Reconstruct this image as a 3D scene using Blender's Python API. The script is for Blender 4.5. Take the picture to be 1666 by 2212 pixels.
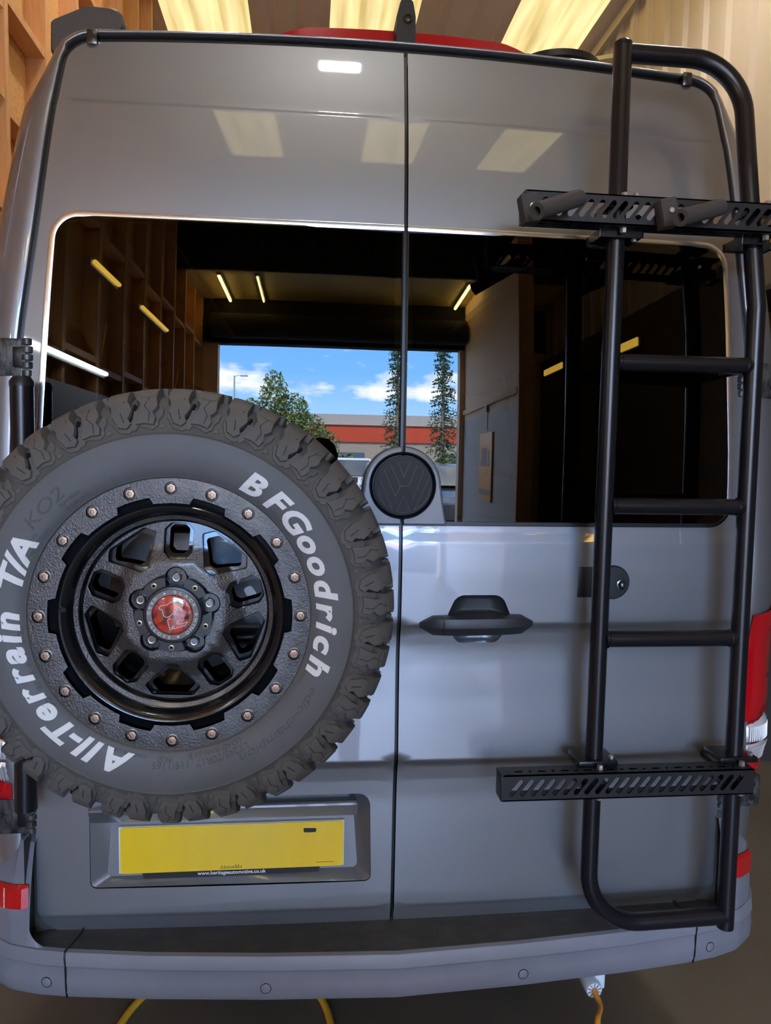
import bpy, bmesh, math, random
import numpy as np
from mathutils import Vector, Matrix, Euler
from mathutils.geometry import delaunay_2d_cdt

for o in list(bpy.data.objects):
    bpy.data.objects.remove(o, do_unlink=True)
random.seed(7)
SC = bpy.context.scene
COL = SC.collection
PI = math.pi
R = math.radians

# ------------------------------------------------------------------ camera
IW, IH, FPX = 1666.0, 2212.0, 1616.0
CAM = np.array([-0.2143, -1.6798, 1.66765])
_yaw, _pit, _rol = R(6.07), R(-4.57), R(1.10)
FW = np.array([math.sin(_yaw) * math.cos(_pit), math.cos(_yaw) * math.cos(_pit), math.sin(_pit)])
_r0 = np.array([math.cos(_yaw), -math.sin(_yaw), 0.0])
_u0 = np.cross(_r0, FW)
RT = math.cos(_rol) * _r0 + math.sin(_rol) * _u0
UP = -math.sin(_rol) * _r0 + math.cos(_rol) * _u0
cam_d = bpy.data.cameras.new('camera')
cam_d.sensor_fit = 'HORIZONTAL'
cam_d.sensor_width = 36.0
cam_d.lens = FPX / IW * 36.0
cam_d.clip_start = 0.02
cam_d.clip_end = 400
cam = bpy.data.objects.new('camera', cam_d)
COL.objects.link(cam)
cam.matrix_world = Matrix(((RT[0], UP[0], -FW[0], CAM[0]), (RT[1], UP[1], -FW[1], CAM[1]),
                           (RT[2], UP[2], -FW[2], CAM[2]), (0, 0, 0, 1)))
SC.camera = cam
SC.view_settings.view_transform = 'Standard'
SC.view_settings.look = 'None'
SC.view_settings.gamma = 1.0
SC.view_settings.use_curve_mapping = False
SC.view_settings.exposure = 1.2

# measuring helpers: where a sight line of the photograph meets a plane of the place
def at(px, py, y):
    d = FW + RT * (px - IW / 2) / FPX - UP * (py - IH / 2) / FPX
    t = (y - CAM[1]) / d[1]
    return Vector(CAM + t * d)
def at_z(px, py, z):
    d = FW + RT * (px - IW / 2) / FPX - UP * (py - IH / 2) / FPX
    t = (z - CAM[2]) / d[2]
    return Vector(CAM + t * d)

# ------------------------------------------------------------------ world: partly cloudy day
SKY = 15.5
w = bpy.data.worlds.new('sky')
SC.world = w
w.use_nodes = True
nt = w.node_tree
nt.nodes.clear()
def N(tree, t, **kw):
    n = tree.nodes.new(t)
    for k, v in kw.items():
        setattr(n, k, v)
    return n
_out = N(nt, 'ShaderNodeOutputWorld')
_bg = N(nt, 'ShaderNodeBackground')
_tc = N(nt, 'ShaderNodeTexCoord')
_sep = N(nt, 'ShaderNodeSeparateXYZ')
nt.links.new(_tc.outputs['Generated'], _sep.inputs[0])
_gr = N(nt, 'ShaderNodeValToRGB')
_e = _gr.color_ramp.elements
_e[0].position = 0.0; _e[0].color = (0.45, 0.68, 0.96, 1)
_e[1].position = 0.6; _e[1].color = (0.06, 0.22, 0.62, 1)
_m = _gr.color_ramp.elements.new(0.16); _m.color = (0.16, 0.42, 0.88, 1)
nt.links.new(_sep.outputs['Z'], _gr.inputs[0])
_map = N(nt, 'ShaderNodeMapping')
_map.inputs['Scale'].default_value = (3.2, 3.2, 8.5)
_map.inputs['Location'].default_value = (0.35, 0.2, 0.1)
nt.links.new(_tc.outputs['Generated'], _map.inputs[0])
_no = N(nt, 'ShaderNodeTexNoise')
_no.inputs['Scale'].default_value = 1.5
_no.inputs['Detail'].default_value = 7
_no.inputs['Roughness'].default_value = 0.58
nt.links.new(_map.outputs[0], _no.inputs['Vector'])
_cr = N(nt, 'ShaderNodeValToRGB')
_cr.color_ramp.elements[0].position = 0.48
_cr.color_ramp.elements[1].position = 0.60
nt.links.new(_no.outputs['Fac'], _cr.inputs[0])
_mx = N(nt, 'ShaderNodeMix', data_type='RGBA')
nt.links.new(_cr.outputs[0], _mx.inputs['Factor'])
nt.links.new(_gr.outputs[0], _mx.inputs[6])
_mx.inputs[7].default_value = (0.93, 0.94, 0.96, 1)
nt.links.new(_mx.outputs[2], _bg.inputs[0])
_bg.inputs[1].default_value = SKY
nt.links.new(_bg.outputs[0], _out.inputs[0])

# sun high behind the building: it lights the yard, not the bay
sun_d = bpy.data.lights.new('sun', 'SUN')
sun_d.energy = 34
sun_d.angle = R(0.6)
sun_d.color = (1.0, 0.95, 0.86)
sun = bpy.data.objects.new('sun', sun_d)
sun.rotation_euler = Vector((0.45, -0.75, -1.0)).to_track_quat('-Z', 'Y').to_euler()
COL.objects.link(sun)
# bay geometry
WL, WR, DOOR_Y, END_Y, CEIL = -1.85, 2.85, -7.3, 11.0, 6.0
DX0, DX1, DTOP = -1.53, 1.49, 3.45
# portal at the open vehicle door (only steers sampling of the daylight that enters there)
pd = bpy.data.lights.new('door_portal', 'AREA')
pd.shape = 'RECTANGLE'
pd.size = DX1 - DX0
pd.size_y = DTOP
pd.cycles.is_portal = True
po = bpy.data.objects.new('door_portal', pd)
po.location = ((DX0 + DX1) / 2, DOOR_Y - 0.05, DTOP / 2)
po.rotation_euler = Vector((0, 1, 0)).to_track_quat('-Z', 'Z').to_euler()
COL.objects.link(po)
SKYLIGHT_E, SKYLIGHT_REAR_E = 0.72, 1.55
BAY_LAMP_E = 70.0

# ------------------------------------------------------------------ materials
MATS = {}
def mat(name, col, rough=0.5, metal=0.0, coat=0.0, coat_rough=0.03, spec=0.5, emit=None, estr=1.0,
        noise=None, bump=None, alpha=None):
    """noise = (scale, amount, second colour, stretch); bump = (scale, strength, kind)"""
    m = bpy.data.materials.new(name)
    m.use_nodes = True
    t = m.node_tree
    b = t.nodes['Principled BSDF']
    b.inputs['Base Color'].default_value = (*col, 1)
    b.inputs['Roughness'].default_value = rough
    b.inputs['Metallic'].default_value = metal
    b.inputs['Coat Weight'].default_value = coat
    b.inputs['Coat Roughness'].default_value = coat_rough
    b.inputs['Specular IOR Level'].default_value = spec
    if emit:
        b.inputs['Emission Color'].default_value = (*emit, 1)
        b.inputs['Emission Strength'].default_value = estr
    tc = None
    def coords(stretch):
        nonlocal tc
        if tc is None:
            tc = N(t, 'ShaderNodeTexCoord')
        mp = N(t, 'ShaderNodeMapping')
        mp.inputs['Scale'].default_value = stretch
        t.links.new(tc.outputs['Object'], mp.inputs[0])
        return mp
    if noise:
        sc, amt, col2, st = noise
        mp = coords(st)
        n = N(t, 'ShaderNodeTexNoise')
        n.inputs['Scale'].default_value = sc
        n.inputs['Detail'].default_value = 6
        n.inputs['Roughness'].default_value = 0.65
        t.links.new(mp.outputs[0], n.inputs['Vector'])
        rp = N(t, 'ShaderNodeValToRGB')
        rp.color_ramp.elements[0].position = 0.5 - amt
        rp.color_ramp.elements[1].position = 0.5 + amt
        rp.color_ramp.elements[0].color = (*col, 1)
        rp.color_ramp.elements[1].color = (*col2, 1)
        t.links.new(n.outputs['Fac'], rp.inputs[0])
        t.links.new(rp.outputs[0], b.inputs['Base Color'])
    if bump:
        sc, st, kind = bump
        mp = coords((1, 1, 1))
        if kind == 'v':
            n = N(t, 'ShaderNodeTexVoronoi')
            o = n.outputs['Distance']
        else:
            n = N(t, 'ShaderNodeTexNoise')
            n.inputs['Detail'].default_value = 3
            o = n.outputs['Fac']
        n.inputs['Scale'].default_value = sc
        t.links.new(mp.outputs[0], n.inputs['Vector'])
        bp = N(t, 'ShaderNodeBump')
        bp.inputs['Strength'].default_value = st
        bp.inputs['Distance'].default_value = 0.002
        t.links.new(o, bp.inputs['Height'])
        t.links.new(bp.outputs[0], b.inputs['Normal'])
    MATS[name] = m
    return m

def glass_mat(name, ior, tint, rough=0.0):
    m = bpy.data.materials.new(name)
    m.use_nodes = True
    t = m.node_tree
    t.nodes.clear()
    o = N(t, 'ShaderNodeOutputMaterial')
    mx = N(t, 'ShaderNodeMixShader')
    fr = N(t, 'ShaderNodeFresnel')
    fr.inputs['IOR'].default_value = ior
    g = N(t, 'ShaderNodeBsdfGlossy')
    g.inputs['Roughness'].default_value = rough
    g.inputs['Color'].default_value = (1, 1, 1, 1)
    tr = N(t, 'ShaderNodeBsdfTransparent')
    tr.inputs['Color'].default_value = (*tint, 1)
    t.links.new(fr.outputs[0], mx.inputs[0])
    t.links.new(tr.outputs[0], mx.inputs[1])
    t.links.new(g.outputs[0], mx.inputs[2])
    t.links.new(mx.outputs[0], o.inputs[0])
    MATS[name] = m
    return m

mat('paint', (0.255, 0.266, 0.285), 0.42, 0.75, 1.0, 0.035, noise=(900, 0.3, (0.285, 0.297, 0.318), (1, 1, 1)))
MATS['paint'].node_tree.nodes['Principled BSDF'].inputs['Coat IOR'].default_value = 1.65
mat('badge_grey', (0.21, 0.212, 0.222), 0.45, 0.3)
mat('trim_bright', (0.72, 0.75, 0.80), 0.24, 0.95)
mat('bumper_grey', (0.17, 0.172, 0.20), 0.52, 0.1, noise=(9, 0.28, (0.205, 0.205, 0.235), (1, 1, 2)))
mat('step_black', (0.028, 0.027, 0.026), 0.7, noise=(14, 0.22, (0.065, 0.06, 0.053), (1, 2, 1)), bump=(300, 0.3, 'n'))
mat('seal', (0.006, 0.006, 0.008), 0.35)
mat('powder', (0.006, 0.0065, 0.009), 0.27, spec=0.5, bump=(500, 0.06, 'n'))
mat('powder_matt', (0.008, 0.0085, 0.010), 0.42, bump=(700, 0.1, 'n'))
mat('handle_black', (0.03, 0.032, 0.036), 0.42)
mat('hinge', (0.010, 0.010, 0.011), 0.33, 0.2, noise=(60, 0.12, (0.09, 0.086, 0.082), (1, 1, 0.5)), bump=(90, 0.4, 'n'))
mat('dark_hole', (0.004, 0.004, 0.004), 0.9)
glass_mat('privacy_glass', 1.45, (0.15, 0.12, 0.06))
glass_mat('side_glass', 1.5, (0.42, 0.33, 0.14))
mat('red_lens', (0.44, 0.003, 0.008), 0.10, 0, 1.0, 0.02)
mat('red_inner', (0.22, 0.004, 0.006), 0.2, 0, 0.6)
mat('clear_lens', (0.62, 0.60, 0.60), 0.15, 0.25, 1.0)
mat('amber_lens', (0.75, 0.36, 0.16), 0.2, 0.1, 1.0)
mat('reflector', (0.60, 0.004, 0.008), 0.2, 0, 1.0, bump=(600, 0.4, 'v'))
mat('plate_yellow', (0.94, 0.60, 0.0), 0.22, 0, 0.6, noise=(3.5, 0.35, (0.92, 0.68, 0.02), (4, 1, 0.6)))
mat('plate_white', (0.72, 0.73, 0.74), 0.4)
mat('print_black', (0.012, 0.012, 0.012), 0.5)
mat('print_white', (0.85, 0.85, 0.85), 0.5)
mat('print_smudge', (0.11, 0.095, 0.015), 0.5)
mat('rubber', (0.080, 0.077, 0.073), 0.72, spec=0.35, noise=(26, 0.25, (0.105, 0.097, 0.086), (1, 1, 1)), bump=(260, 0.12, 'n'))
mat('sidewall', (0.088, 0.090, 0.094), 0.55, spec=0.4, noise=(7, 0.25, (0.115, 0.116, 0.120), (1, 1, 1)), bump=(380, 0.05, 'n'))
mat('lug_rubber', (0.092, 0.087, 0.081), 0.68, spec=0.35, noise=(22, 0.22, (0.125, 0.112, 0.096), (1, 1, 1)), bump=(260, 0.12, 'n'))
mat('letter_white', (0.70, 0.70, 0.68), 0.55)
mat('rim_black', (0.010, 0.011, 0.013), 0.22, 0.35, 0.5, 0.12, bump=(150, 0.12, 'n'))
mat('rim_ring', (0.075, 0.073, 0.074), 0.33, 0.65, 0.4, 0.15, noise=(16, 0.25, (0.105, 0.102, 0.102), (1, 1, 1)), bump=(300, 0.8, 'n'))
mat('rim_face', (0.085, 0.081, 0.080), 0.30, 0.7, 0.5, 0.15, bump=(300, 0.8, 'n'))
mat('bolt_steel', (0.50, 0.47, 0.43), 0.40, 0.75, noise=(90, 0.2, (0.36, 0.19, 0.10), (1, 1, 1)))
mat('zinc', (0.55, 0.54, 0.50), 0.35, 0.9)
mat('nut_dark', (0.11, 0.12, 0.135), 0.2, 0.9)
mat('cap_black', (0.022, 0.024, 0.026), 0.28, 0.2)
mat('cap_ring', (0.17, 0.155, 0.150), 0.45, 0.3)
mat('brass_bolt', (0.55, 0.45, 0.32), 0.35, 0.8)
mat('foam', (0.060, 0.052, 0.047), 0.85, bump=(220, 0.3, 'n'))
mat('emblem', (0.024, 0.025, 0.027), 0.7, bump=(500, 0.15, 'n'))
mat('emblem_edge', (0.20, 0.20, 0.205), 0.5)
# centre-cap artwork colours
def marble(name):
    m = mat(name, (0.5, 0.02, 0.015), 0.15, 0, 1.0)
    t = m.node_tree
    b = t.nodes['Principled BSDF']
    tc = N(t, 'ShaderNodeTexCoord')
    n = N(t, 'ShaderNodeTexNoise')
    n.inputs['Scale'].default_value = 30
    n.inputs['Detail'].default_value = 3
    n.inputs['Distortion'].default_value = 2.2
    t.links.new(tc.outputs['Object'], n.inputs['Vector'])
    rp = N(t, 'ShaderNodeValToRGB')
    e = rp.color_ramp.elements
    e[0].position = 0.32; e[0].color = (0.045, 0.022, 0.018, 1)
    e[1].position = 0.72; e[1].color = (0.42, 0.30, 0.16, 1)
    for p, c in ((0.42, (0.10, 0.035, 0.03, 1)), (0.49, (0.62, 0.03, 0.02, 1)), (0.56, (0.55, 0.05, 0.03, 1)), (0.62, (0.16, 0.10, 0.07, 1))):
        x = e.new(p); x.color = c
    t.links.new(n.outputs['Fac'], rp.inputs[0])
    t.links.new(rp.outputs[0], b.inputs['Base Color'])
marble('cap_art')
# building
mat('concrete', (0.085, 0.068, 0.050), 0.42, noise=(1.3, 0.28, (0.145, 0.120, 0.092), (1, 1, 1)), bump=(30, 0.15, 'n'))
mat('osb', (0.58, 0.28, 0.09), 0.7, noise=(30, 0.2, (0.76, 0.43, 0.16), (1, 0.7, 1.6)), bump=(40, 0.3, 'n'))
mat('timber', (0.60, 0.29, 0.11), 0.65, noise=(8, 0.25, (0.74, 0.40, 0.17), (6, 6, 0.5)))
mat('cladding', (0.62, 0.51, 0.38), 0.5, noise=(2, 0.3, (0.68, 0.57, 0.43), (1, 1, 0.3)))
mat('ceiling_sheet', (0.78, 0.71, 0.64), 0.6, noise=(1.5, 0.3, (0.84, 0.77, 0.70), (1, 0.3, 1)))
mat('purlin', (0.10, 0.09, 0.07), 0.6)
mat('rafter', (0.55, 0.47, 0.36), 0.5)
mat('dark_lining', (0.10, 0.08, 0.062), 0.7)
mat('header_dark', (0.010, 0.009, 0.011), 0.85)
mat('mezz_soffit', (0.62, 0.50, 0.22), 0.6)
mat('partition_buff', (0.78, 0.57, 0.38), 0.7)
mat('partition_grey', (0.46, 0.44, 0.44), 0.6)
mat('poster_orange', (0.98, 0.45, 0.06), 0.4)
mat('poster_dark', (0.09, 0.10, 0.11), 0.4)
mat('asphalt', (0.11, 0.108, 0.105), 0.9, noise=(3, 0.3, (0.15, 0.147, 0.14), (1, 1, 1)))
mat('leaf_green', (0.085, 0.15, 0.035), 0.6, noise=(1.2, 0.3, (0.19, 0.23, 0.07), (1, 1, 1)))
mat('leaf_dark', (0.022, 0.055, 0.020), 0.6, noise=(2, 0.3, (0.045, 0.085, 0.03), (1, 1, 1)))
mat('leaf_hedge', (0.05, 0.10, 0.025), 0.6, noise=(1.5, 0.3, (0.12, 0.15, 0.05), (1, 1, 1)))
mat('bark', (0.16, 0.13, 0.10), 0.8)
mat('red_clad', (0.48, 0.055, 0.018), 0.6)
mat('roof_grey', (0.26, 0.235, 0.21), 0.8)
mat('wall_stone', (0.33, 0.28, 0.23), 0.8)
mat('car_white', (0.72, 0.73, 0.74), 0.25, 0, 1.0)
mat('car_grey', (0.12, 0.13, 0.15), 0.3, 0.5, 1.0)
mat('car_maroon', (0.25, 0.02, 0.06), 0.3, 0.3, 1.0)
mat('car_glass', (0.02, 0.03, 0.035), 0.04, 0, 1.0, spec=1.0)
mat('galv', (0.45, 0.47, 0.49), 0.45, 0.6)
mat('cable_yellow', (0.78, 0.42, 0.03), 0.5)
mat('cable_orange', (0.75, 0.30, 0.04), 0.5)
mat('plug_white', (0.62, 0.66, 0.68), 0.4)
mat('shelf_dark', (0.03, 0.028, 0.026), 0.6)
mat('shelf_ply', (0.40, 0.22, 0.06), 0.6)
mat('red_tool', (0.65, 0.02, 0.015), 0.4)
mat('white_jar', (0.7, 0.68, 0.62), 0.4)
mat('yellow_tin', (0.75, 0.48, 0.05), 0.4)
mat('awning', (0.10, 0.105, 0.115), 0.38, 0.4)
mat('skin', (0.55, 0.33, 0.24), 0.5)
mat('hair_dark', (0.010, 0.008, 0.007), 0.6)
mat('cloth_dark', (0.02, 0.021, 0.025), 0.8)
mat('tube_light', (1, 1, 1), 0.4, emit=(0.92, 1.0, 0.97), estr=15)
mat('tube_warm', (1, 0.9, 0.6), 0.4, emit=(1.0, 0.72, 0.20), estr=42)
mat('tube_dim', (1, 0.8, 0.3), 0.4, emit=(1.0, 0.62, 0.08), estr=7)
mat('strip_dim', (1, 0.8, 0.3), 0.4, emit=(1.0, 0.60, 0.08), estr=5)
mat('bay_lamp', (1, 1, 1), 0.4, emit=(1.0, 0.96, 0.88), estr=BAY_LAMP_E)
mat('warm_strip', (1, 0.8, 0.3), 0.4, emit=(1.0, 0.60, 0.10), estr=3.0)
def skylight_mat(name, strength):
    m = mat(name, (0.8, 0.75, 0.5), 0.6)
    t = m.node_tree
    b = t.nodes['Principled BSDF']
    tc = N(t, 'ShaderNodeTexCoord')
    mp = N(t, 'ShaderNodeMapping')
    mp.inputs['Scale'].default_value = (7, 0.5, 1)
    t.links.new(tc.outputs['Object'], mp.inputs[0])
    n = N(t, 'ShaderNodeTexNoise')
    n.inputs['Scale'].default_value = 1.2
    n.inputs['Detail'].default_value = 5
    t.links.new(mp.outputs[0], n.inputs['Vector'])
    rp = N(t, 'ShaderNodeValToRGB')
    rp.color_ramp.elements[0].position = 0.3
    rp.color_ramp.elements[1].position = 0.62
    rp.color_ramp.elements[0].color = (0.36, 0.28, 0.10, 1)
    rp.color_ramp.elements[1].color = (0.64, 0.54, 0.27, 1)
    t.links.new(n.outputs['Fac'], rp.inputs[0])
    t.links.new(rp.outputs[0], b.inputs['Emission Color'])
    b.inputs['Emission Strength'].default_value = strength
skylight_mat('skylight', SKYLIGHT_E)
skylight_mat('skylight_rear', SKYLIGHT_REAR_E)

# ------------------------------------------------------------------ object helpers
def link(name, me, m, parent=None):
    o = bpy.data.objects.new(name, me)
    COL.objects.link(o)
    if m is not None and not me.materials:
        me.materials.append(MATS[m] if isinstance(m, str) else m)
    if parent is not None:
        o.parent = parent
    return o
def tag(o, label, cat, group=None):
    o['label'] = label
    o['category'] = cat
    if group:
        o['group'] = group
    return o
def struct(o):
    o['kind'] = 'structure'
    return o
def empty(name, loc=(0, 0, 0)):
    o = bpy.data.objects.new(name, None)
    o.empty_display_size = 0.1
    COL.objects.link(o)
    o.location = loc
    return o

class MB:
    def __init__(s):
        s.v, s.f = [], []
    def add(s, vs, fs):
        b = len(s.v)
        s.v += [tuple(x) for x in vs]
        s.f += [tuple(b + i for i in q) for q in fs]
        return s
    def box(s, x0, x1, y0, y1, z0, z1, M=None):
        vs = [Vector((x, y, z)) for z in (z0, z1) for y in (y0, y1) for x in (x0, x1)]
        if M is not None:
            vs = [M @ v for v in vs]
        return s.add(vs, [(0, 2, 3, 1), (4, 5, 7, 6), (0, 1, 5, 4), (2, 6, 7, 3), (0, 4, 6, 2), (1, 3, 7, 5)])
    def rbox(s, x0, x1, y0, y1, z0, z1, b=0.004, M=None):
        """box with chamfered edges"""
        bm = bmesh.new()
        bmesh.ops.create_cube(bm, size=1)
        for v in bm.verts:
            v.co = Vector(((x0 + x1) / 2 + v.co.x * (x1 - x0), (y0 + y1) / 2 + v.co.y * (y1 - y0), (z0 + z1) / 2 + v.co.z * (z1 - z0)))
        bmesh.ops.bevel(bm, geom=bm.edges[:], offset=b, segments=2, profile=0.6, affect='EDGES')
        bm.verts.index_update()
        vs = [v.co.copy() for v in bm.verts]
        if M is not None:
            vs = [M @ v for v in vs]
        s.add(vs, [[v.index for v in f.verts] for f in bm.faces])
        bm.free()
        return s
    def grid(s, rows, closed_u=False, closed_v=False, flip=False):
        nr, nc = len(rows), len(rows[0])
        fs = []
        for i in range(nr if closed_v else nr - 1):
            for j in range(nc if closed_u else nc - 1):
                a, b = i * nc + j, i * nc + (j + 1) % nc
                c, d = ((i + 1) % nr) * nc + (j + 1) % nc, ((i + 1) % nr) * nc + j
                fs.append((a, d, c, b) if flip else (a, b, c, d))
        return s.add([p for r in rows for p in r], fs)
    def tube(s, path, r, n=16, caps=True):
        pts = [Vector(p) for p in path]
        rr = r if isinstance(r, (list, tuple)) else [r] * len(pts)
        tg = []
        for i in range(len(pts)):
            a = pts[max(0, i - 1)]
            b = pts[min(len(pts) - 1, i + 1)]
            tg.append((b - a).normalized())
        up = Vector((0, 0, 1)) if abs(tg[0].z) < 0.9 else Vector((0, 1, 0))
        nrm = tg[0].cross(up).normalized()
        rows = []
        for i, p in enumerate(pts):
            if i:
                q = tg[i - 1].rotation_difference(tg[i])
                nrm = (q @ nrm).normalized()
            bn = tg[i].cross(nrm).normalized()
            rows.append([p + (nrm * math.cos(2 * PI * k / n) + bn * math.sin(2 * PI * k / n)) * rr[i] for k in range(n)])
        base = len(s.v)
        s.grid(rows, closed_u=True, flip=True)
        if caps:
            s.f.append(tuple(base + k for k in range(n)))
            e = base + (len(pts) - 1) * n
            s.f.append(tuple(e + k for k in reversed(range(n))))
        return s
    def lathe(s, prof, n=64, axis='y', c=(0, 0, 0), closed=False, a0=0.0, a1=2 * PI):
        """prof: (r, h) pairs, h along +axis"""
        full = abs(a1 - a0 - 2 * PI) < 1e-6
        m = n if full else n + 1
        rows = []
        for r_, h in prof:
            row = []
            for k in range(m):
                a = a0 + (a1 - a0) * k / n
                if axis == 'y':
                    row.append((c[0] + r_ * math.sin(a), c[1] + h, c[2] + r_ * math.cos(a)))
                elif axis == 'z':
                    row.append((c[0] + r_ * math.cos(a), c[1] + r_ * math.sin(a), c[2] + h))
                else:
                    row.append((c[0] + h, c[1] + r_ * math.cos(a), c[2] + r_ * math.sin(a)))
            rows.append(row)
        return s.grid(rows, closed_u=full, closed_v=closed)
    def prism(s, poly, y0, y1):
        """poly (x,z) counter-clockwise seen from -y, from y0 (front) to y1"""
        n = len(poly)
        vs = [(x, y0, z) for x, z in poly] + [(x, y1, z) for x, z in poly]
        fs = [tuple(range(n)), tuple(reversed(range(n, 2 * n)))]
        fs += [(i, n + i, n + (i + 1) % n, (i + 1) % n) for i in range(n)]
        return s.add(vs, fs)
    def build(s, name, m, parent=None, smooth=True, ang=38):
        me = bpy.data.meshes.new(name)
        me.from_pydata([tuple(v) for v in s.v], [], s.f)
        me.validate()
        bm = bmesh.new()
        bm.from_mesh(me)
        bmesh.ops.recalc_face_normals(bm, faces=bm.faces[:])
        bm.to_mesh(me)
        bm.free()
        if smooth:
            me.shade_smooth()
            me.set_sharp_from_angle(angle=R(ang))
        return link(name, me, m, parent)

def fillet(pts, rad, n=8):
    """polyline with rounded inner corners (3-D or 2-D)"""
    P = [Vector(p) for p in pts]
    rads = rad if isinstance(rad, (list, tuple)) else [rad] * len(P)
    out = [P[0]]
    for i in range(1, len(P) - 1):
        a, b, c = P[i - 1], P[i], P[i + 1]
        d1, d2 = (a - b).normalized(), (c - b).normalized()
        ang = d1.angle(d2)
        if rads[i] <= 0 or ang > PI - 0.02:
            out.append(b); continue
        t = min(rads[i] / math.tan(ang / 2), (a - b).length * 0.49, (c - b).length * 0.49)
        r_ = t * math.tan(ang / 2)
        cc = b + (d1 + d2).normalized() * (r_ / math.sin(ang / 2))
        s0, s1 = b + d1 * t - cc, b + d2 * t - cc
        tot = s0.angle(s1)
        for k in range(n + 1):
            u = k / n
            out.append(cc + (s0 * math.sin((1 - u) * tot) + s1 * math.sin(u * tot)) / math.sin(tot))
    out.append(P[-1])
    return out
def rpoly(pts, rad, n=6):
    """closed 2-D polygon with rounded corners"""
    P = [Vector((p[0], p[1], 0)) for p in pts]
    m = len(P)
    rads = rad if isinstance(rad, (list, tuple)) else [rad] * m
    out = []
    for i in range(m):
        f = fillet([P[i - 1], P[i], P[(i + 1) % m]], [0, rads[i], 0], n)[1:-1]
        out += [(v.x, v.y) for v in f]
    return out
def circle2(cx, cz, r_, n=24, a0=0.0):
    return [(cx + r_ * math.cos(a0 + 2 * PI * k / n), cz + r_ * math.sin(a0 + 2 * PI * k / n)) for k in range(n)]
def stadium(cx, cz, L, wd, ang, n=5):
    """slanted slot"""
    r_ = wd / 2
    h = L / 2 - r_
    p = []
    for k in range(n + 1):
        a = -PI / 2 + PI * k / n
        p.append((h + r_ * math.cos(a), r_ * math.sin(a)))
    for k in range(n + 1):
        a = PI / 2 + PI * k / n
        p.append((-h + r_ * math.cos(a), r_ * math.sin(a)))
    ca, sa = math.cos(ang), math.sin(ang)
    return [(cx + x * ca - z * sa, cz + x * sa + z * ca) for x, z in p]

def inside(poly, P):
    poly = np.asarray(poly, float)
    x, y = P[:, 0], P[:, 1]
    res = np.zeros(len(P), bool)
    n = len(poly)
    j = n - 1
    for i in range(n):
        xi, yi = poly[i]
        xj, yj = poly[j]
        if yi != yj:
            c = ((yi > y) != (yj > y)) & (x < (xj - xi) * (y - yi) / (yj - yi) + xi)
            res ^= c
        j = i
    return res
def resample(poly, step):
    out = []
    n = len(poly)
    for i in range(n):
        a, b = np.array(poly[i], float), np.array(poly[(i + 1) % n], float)
        k = max(1, int(math.ceil(np.linalg.norm(b - a) / step)))
        for q in range(k):
            out.append(tuple(a + (b - a) * q / k))
    return out
def area2(p):
    return 0.5 * sum(p[i][0] * p[(i + 1) % len(p)][1] - p[(i + 1) % len(p)][0] * p[i][1] for i in range(len(p)))
def tri2d(outline, holes=(), xs=None, zs=None, step=0.05):
    loops = []
    o = resample(outline, step)
    if area2(o) < 0:
        o.reverse()
    loops.append(o)
    for h in holes:
        h2 = resample(h, step)
        if area2(h2) > 0:
            h2.reverse()
        loops.append(h2)
    pts, edges = [], []
    for L in loops:
        b = len(pts)
        pts += L
        edges += [(b + i, b + (i + 1) % len(L)) for i in range(len(L))]
    nb = len(pts)
    if xs is not None:
        g = np.array([(x, z) for x in xs for z in zs])
        ok = inside(loops[0], g)
        for L in loops[1:]:
            ok &= ~inside(L, g)
        g = g[ok]
        bp = np.array(pts)
        if len(g):
            keep = np.ones(len(g), bool)
            for i in range(0, len(g), 2000):
                d = np.abs(g[i:i + 2000, None, :] - bp[None, :, :]).max(2).min(1)
                keep[i:i + 2000] = d > 0.0015
            pts += [tuple(q) for q in g[keep]]
    vs, _e, fs, ov, _oe, _of = delaunay_2d_cdt([Vector(p) for p in pts], edges, [], 0, 1e-7)
    V = np.array([(v.x, v.y) for v in vs])
    F = np.array([tuple(f) for f in fs if len(f) == 3])
    cen = V[F].mean(1)
    ok = inside(loops[0], cen)
    for L in loops[1:]:
        ok &= ~inside(L, cen)
    F = F[ok]
    a = V[F]
    cr = (a[:, 1, 0] - a[:, 0, 0]) * (a[:, 2, 1] - a[:, 0, 1]) - (a[:, 1, 1] - a[:, 0, 1]) * (a[:, 2, 0] - a[:, 0, 0])
    F = np.where(cr[:, None] < 0, F[:, ::-1], F)
    F = F[np.abs(cr) > 1e-12]
    return V, F, loops
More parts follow.
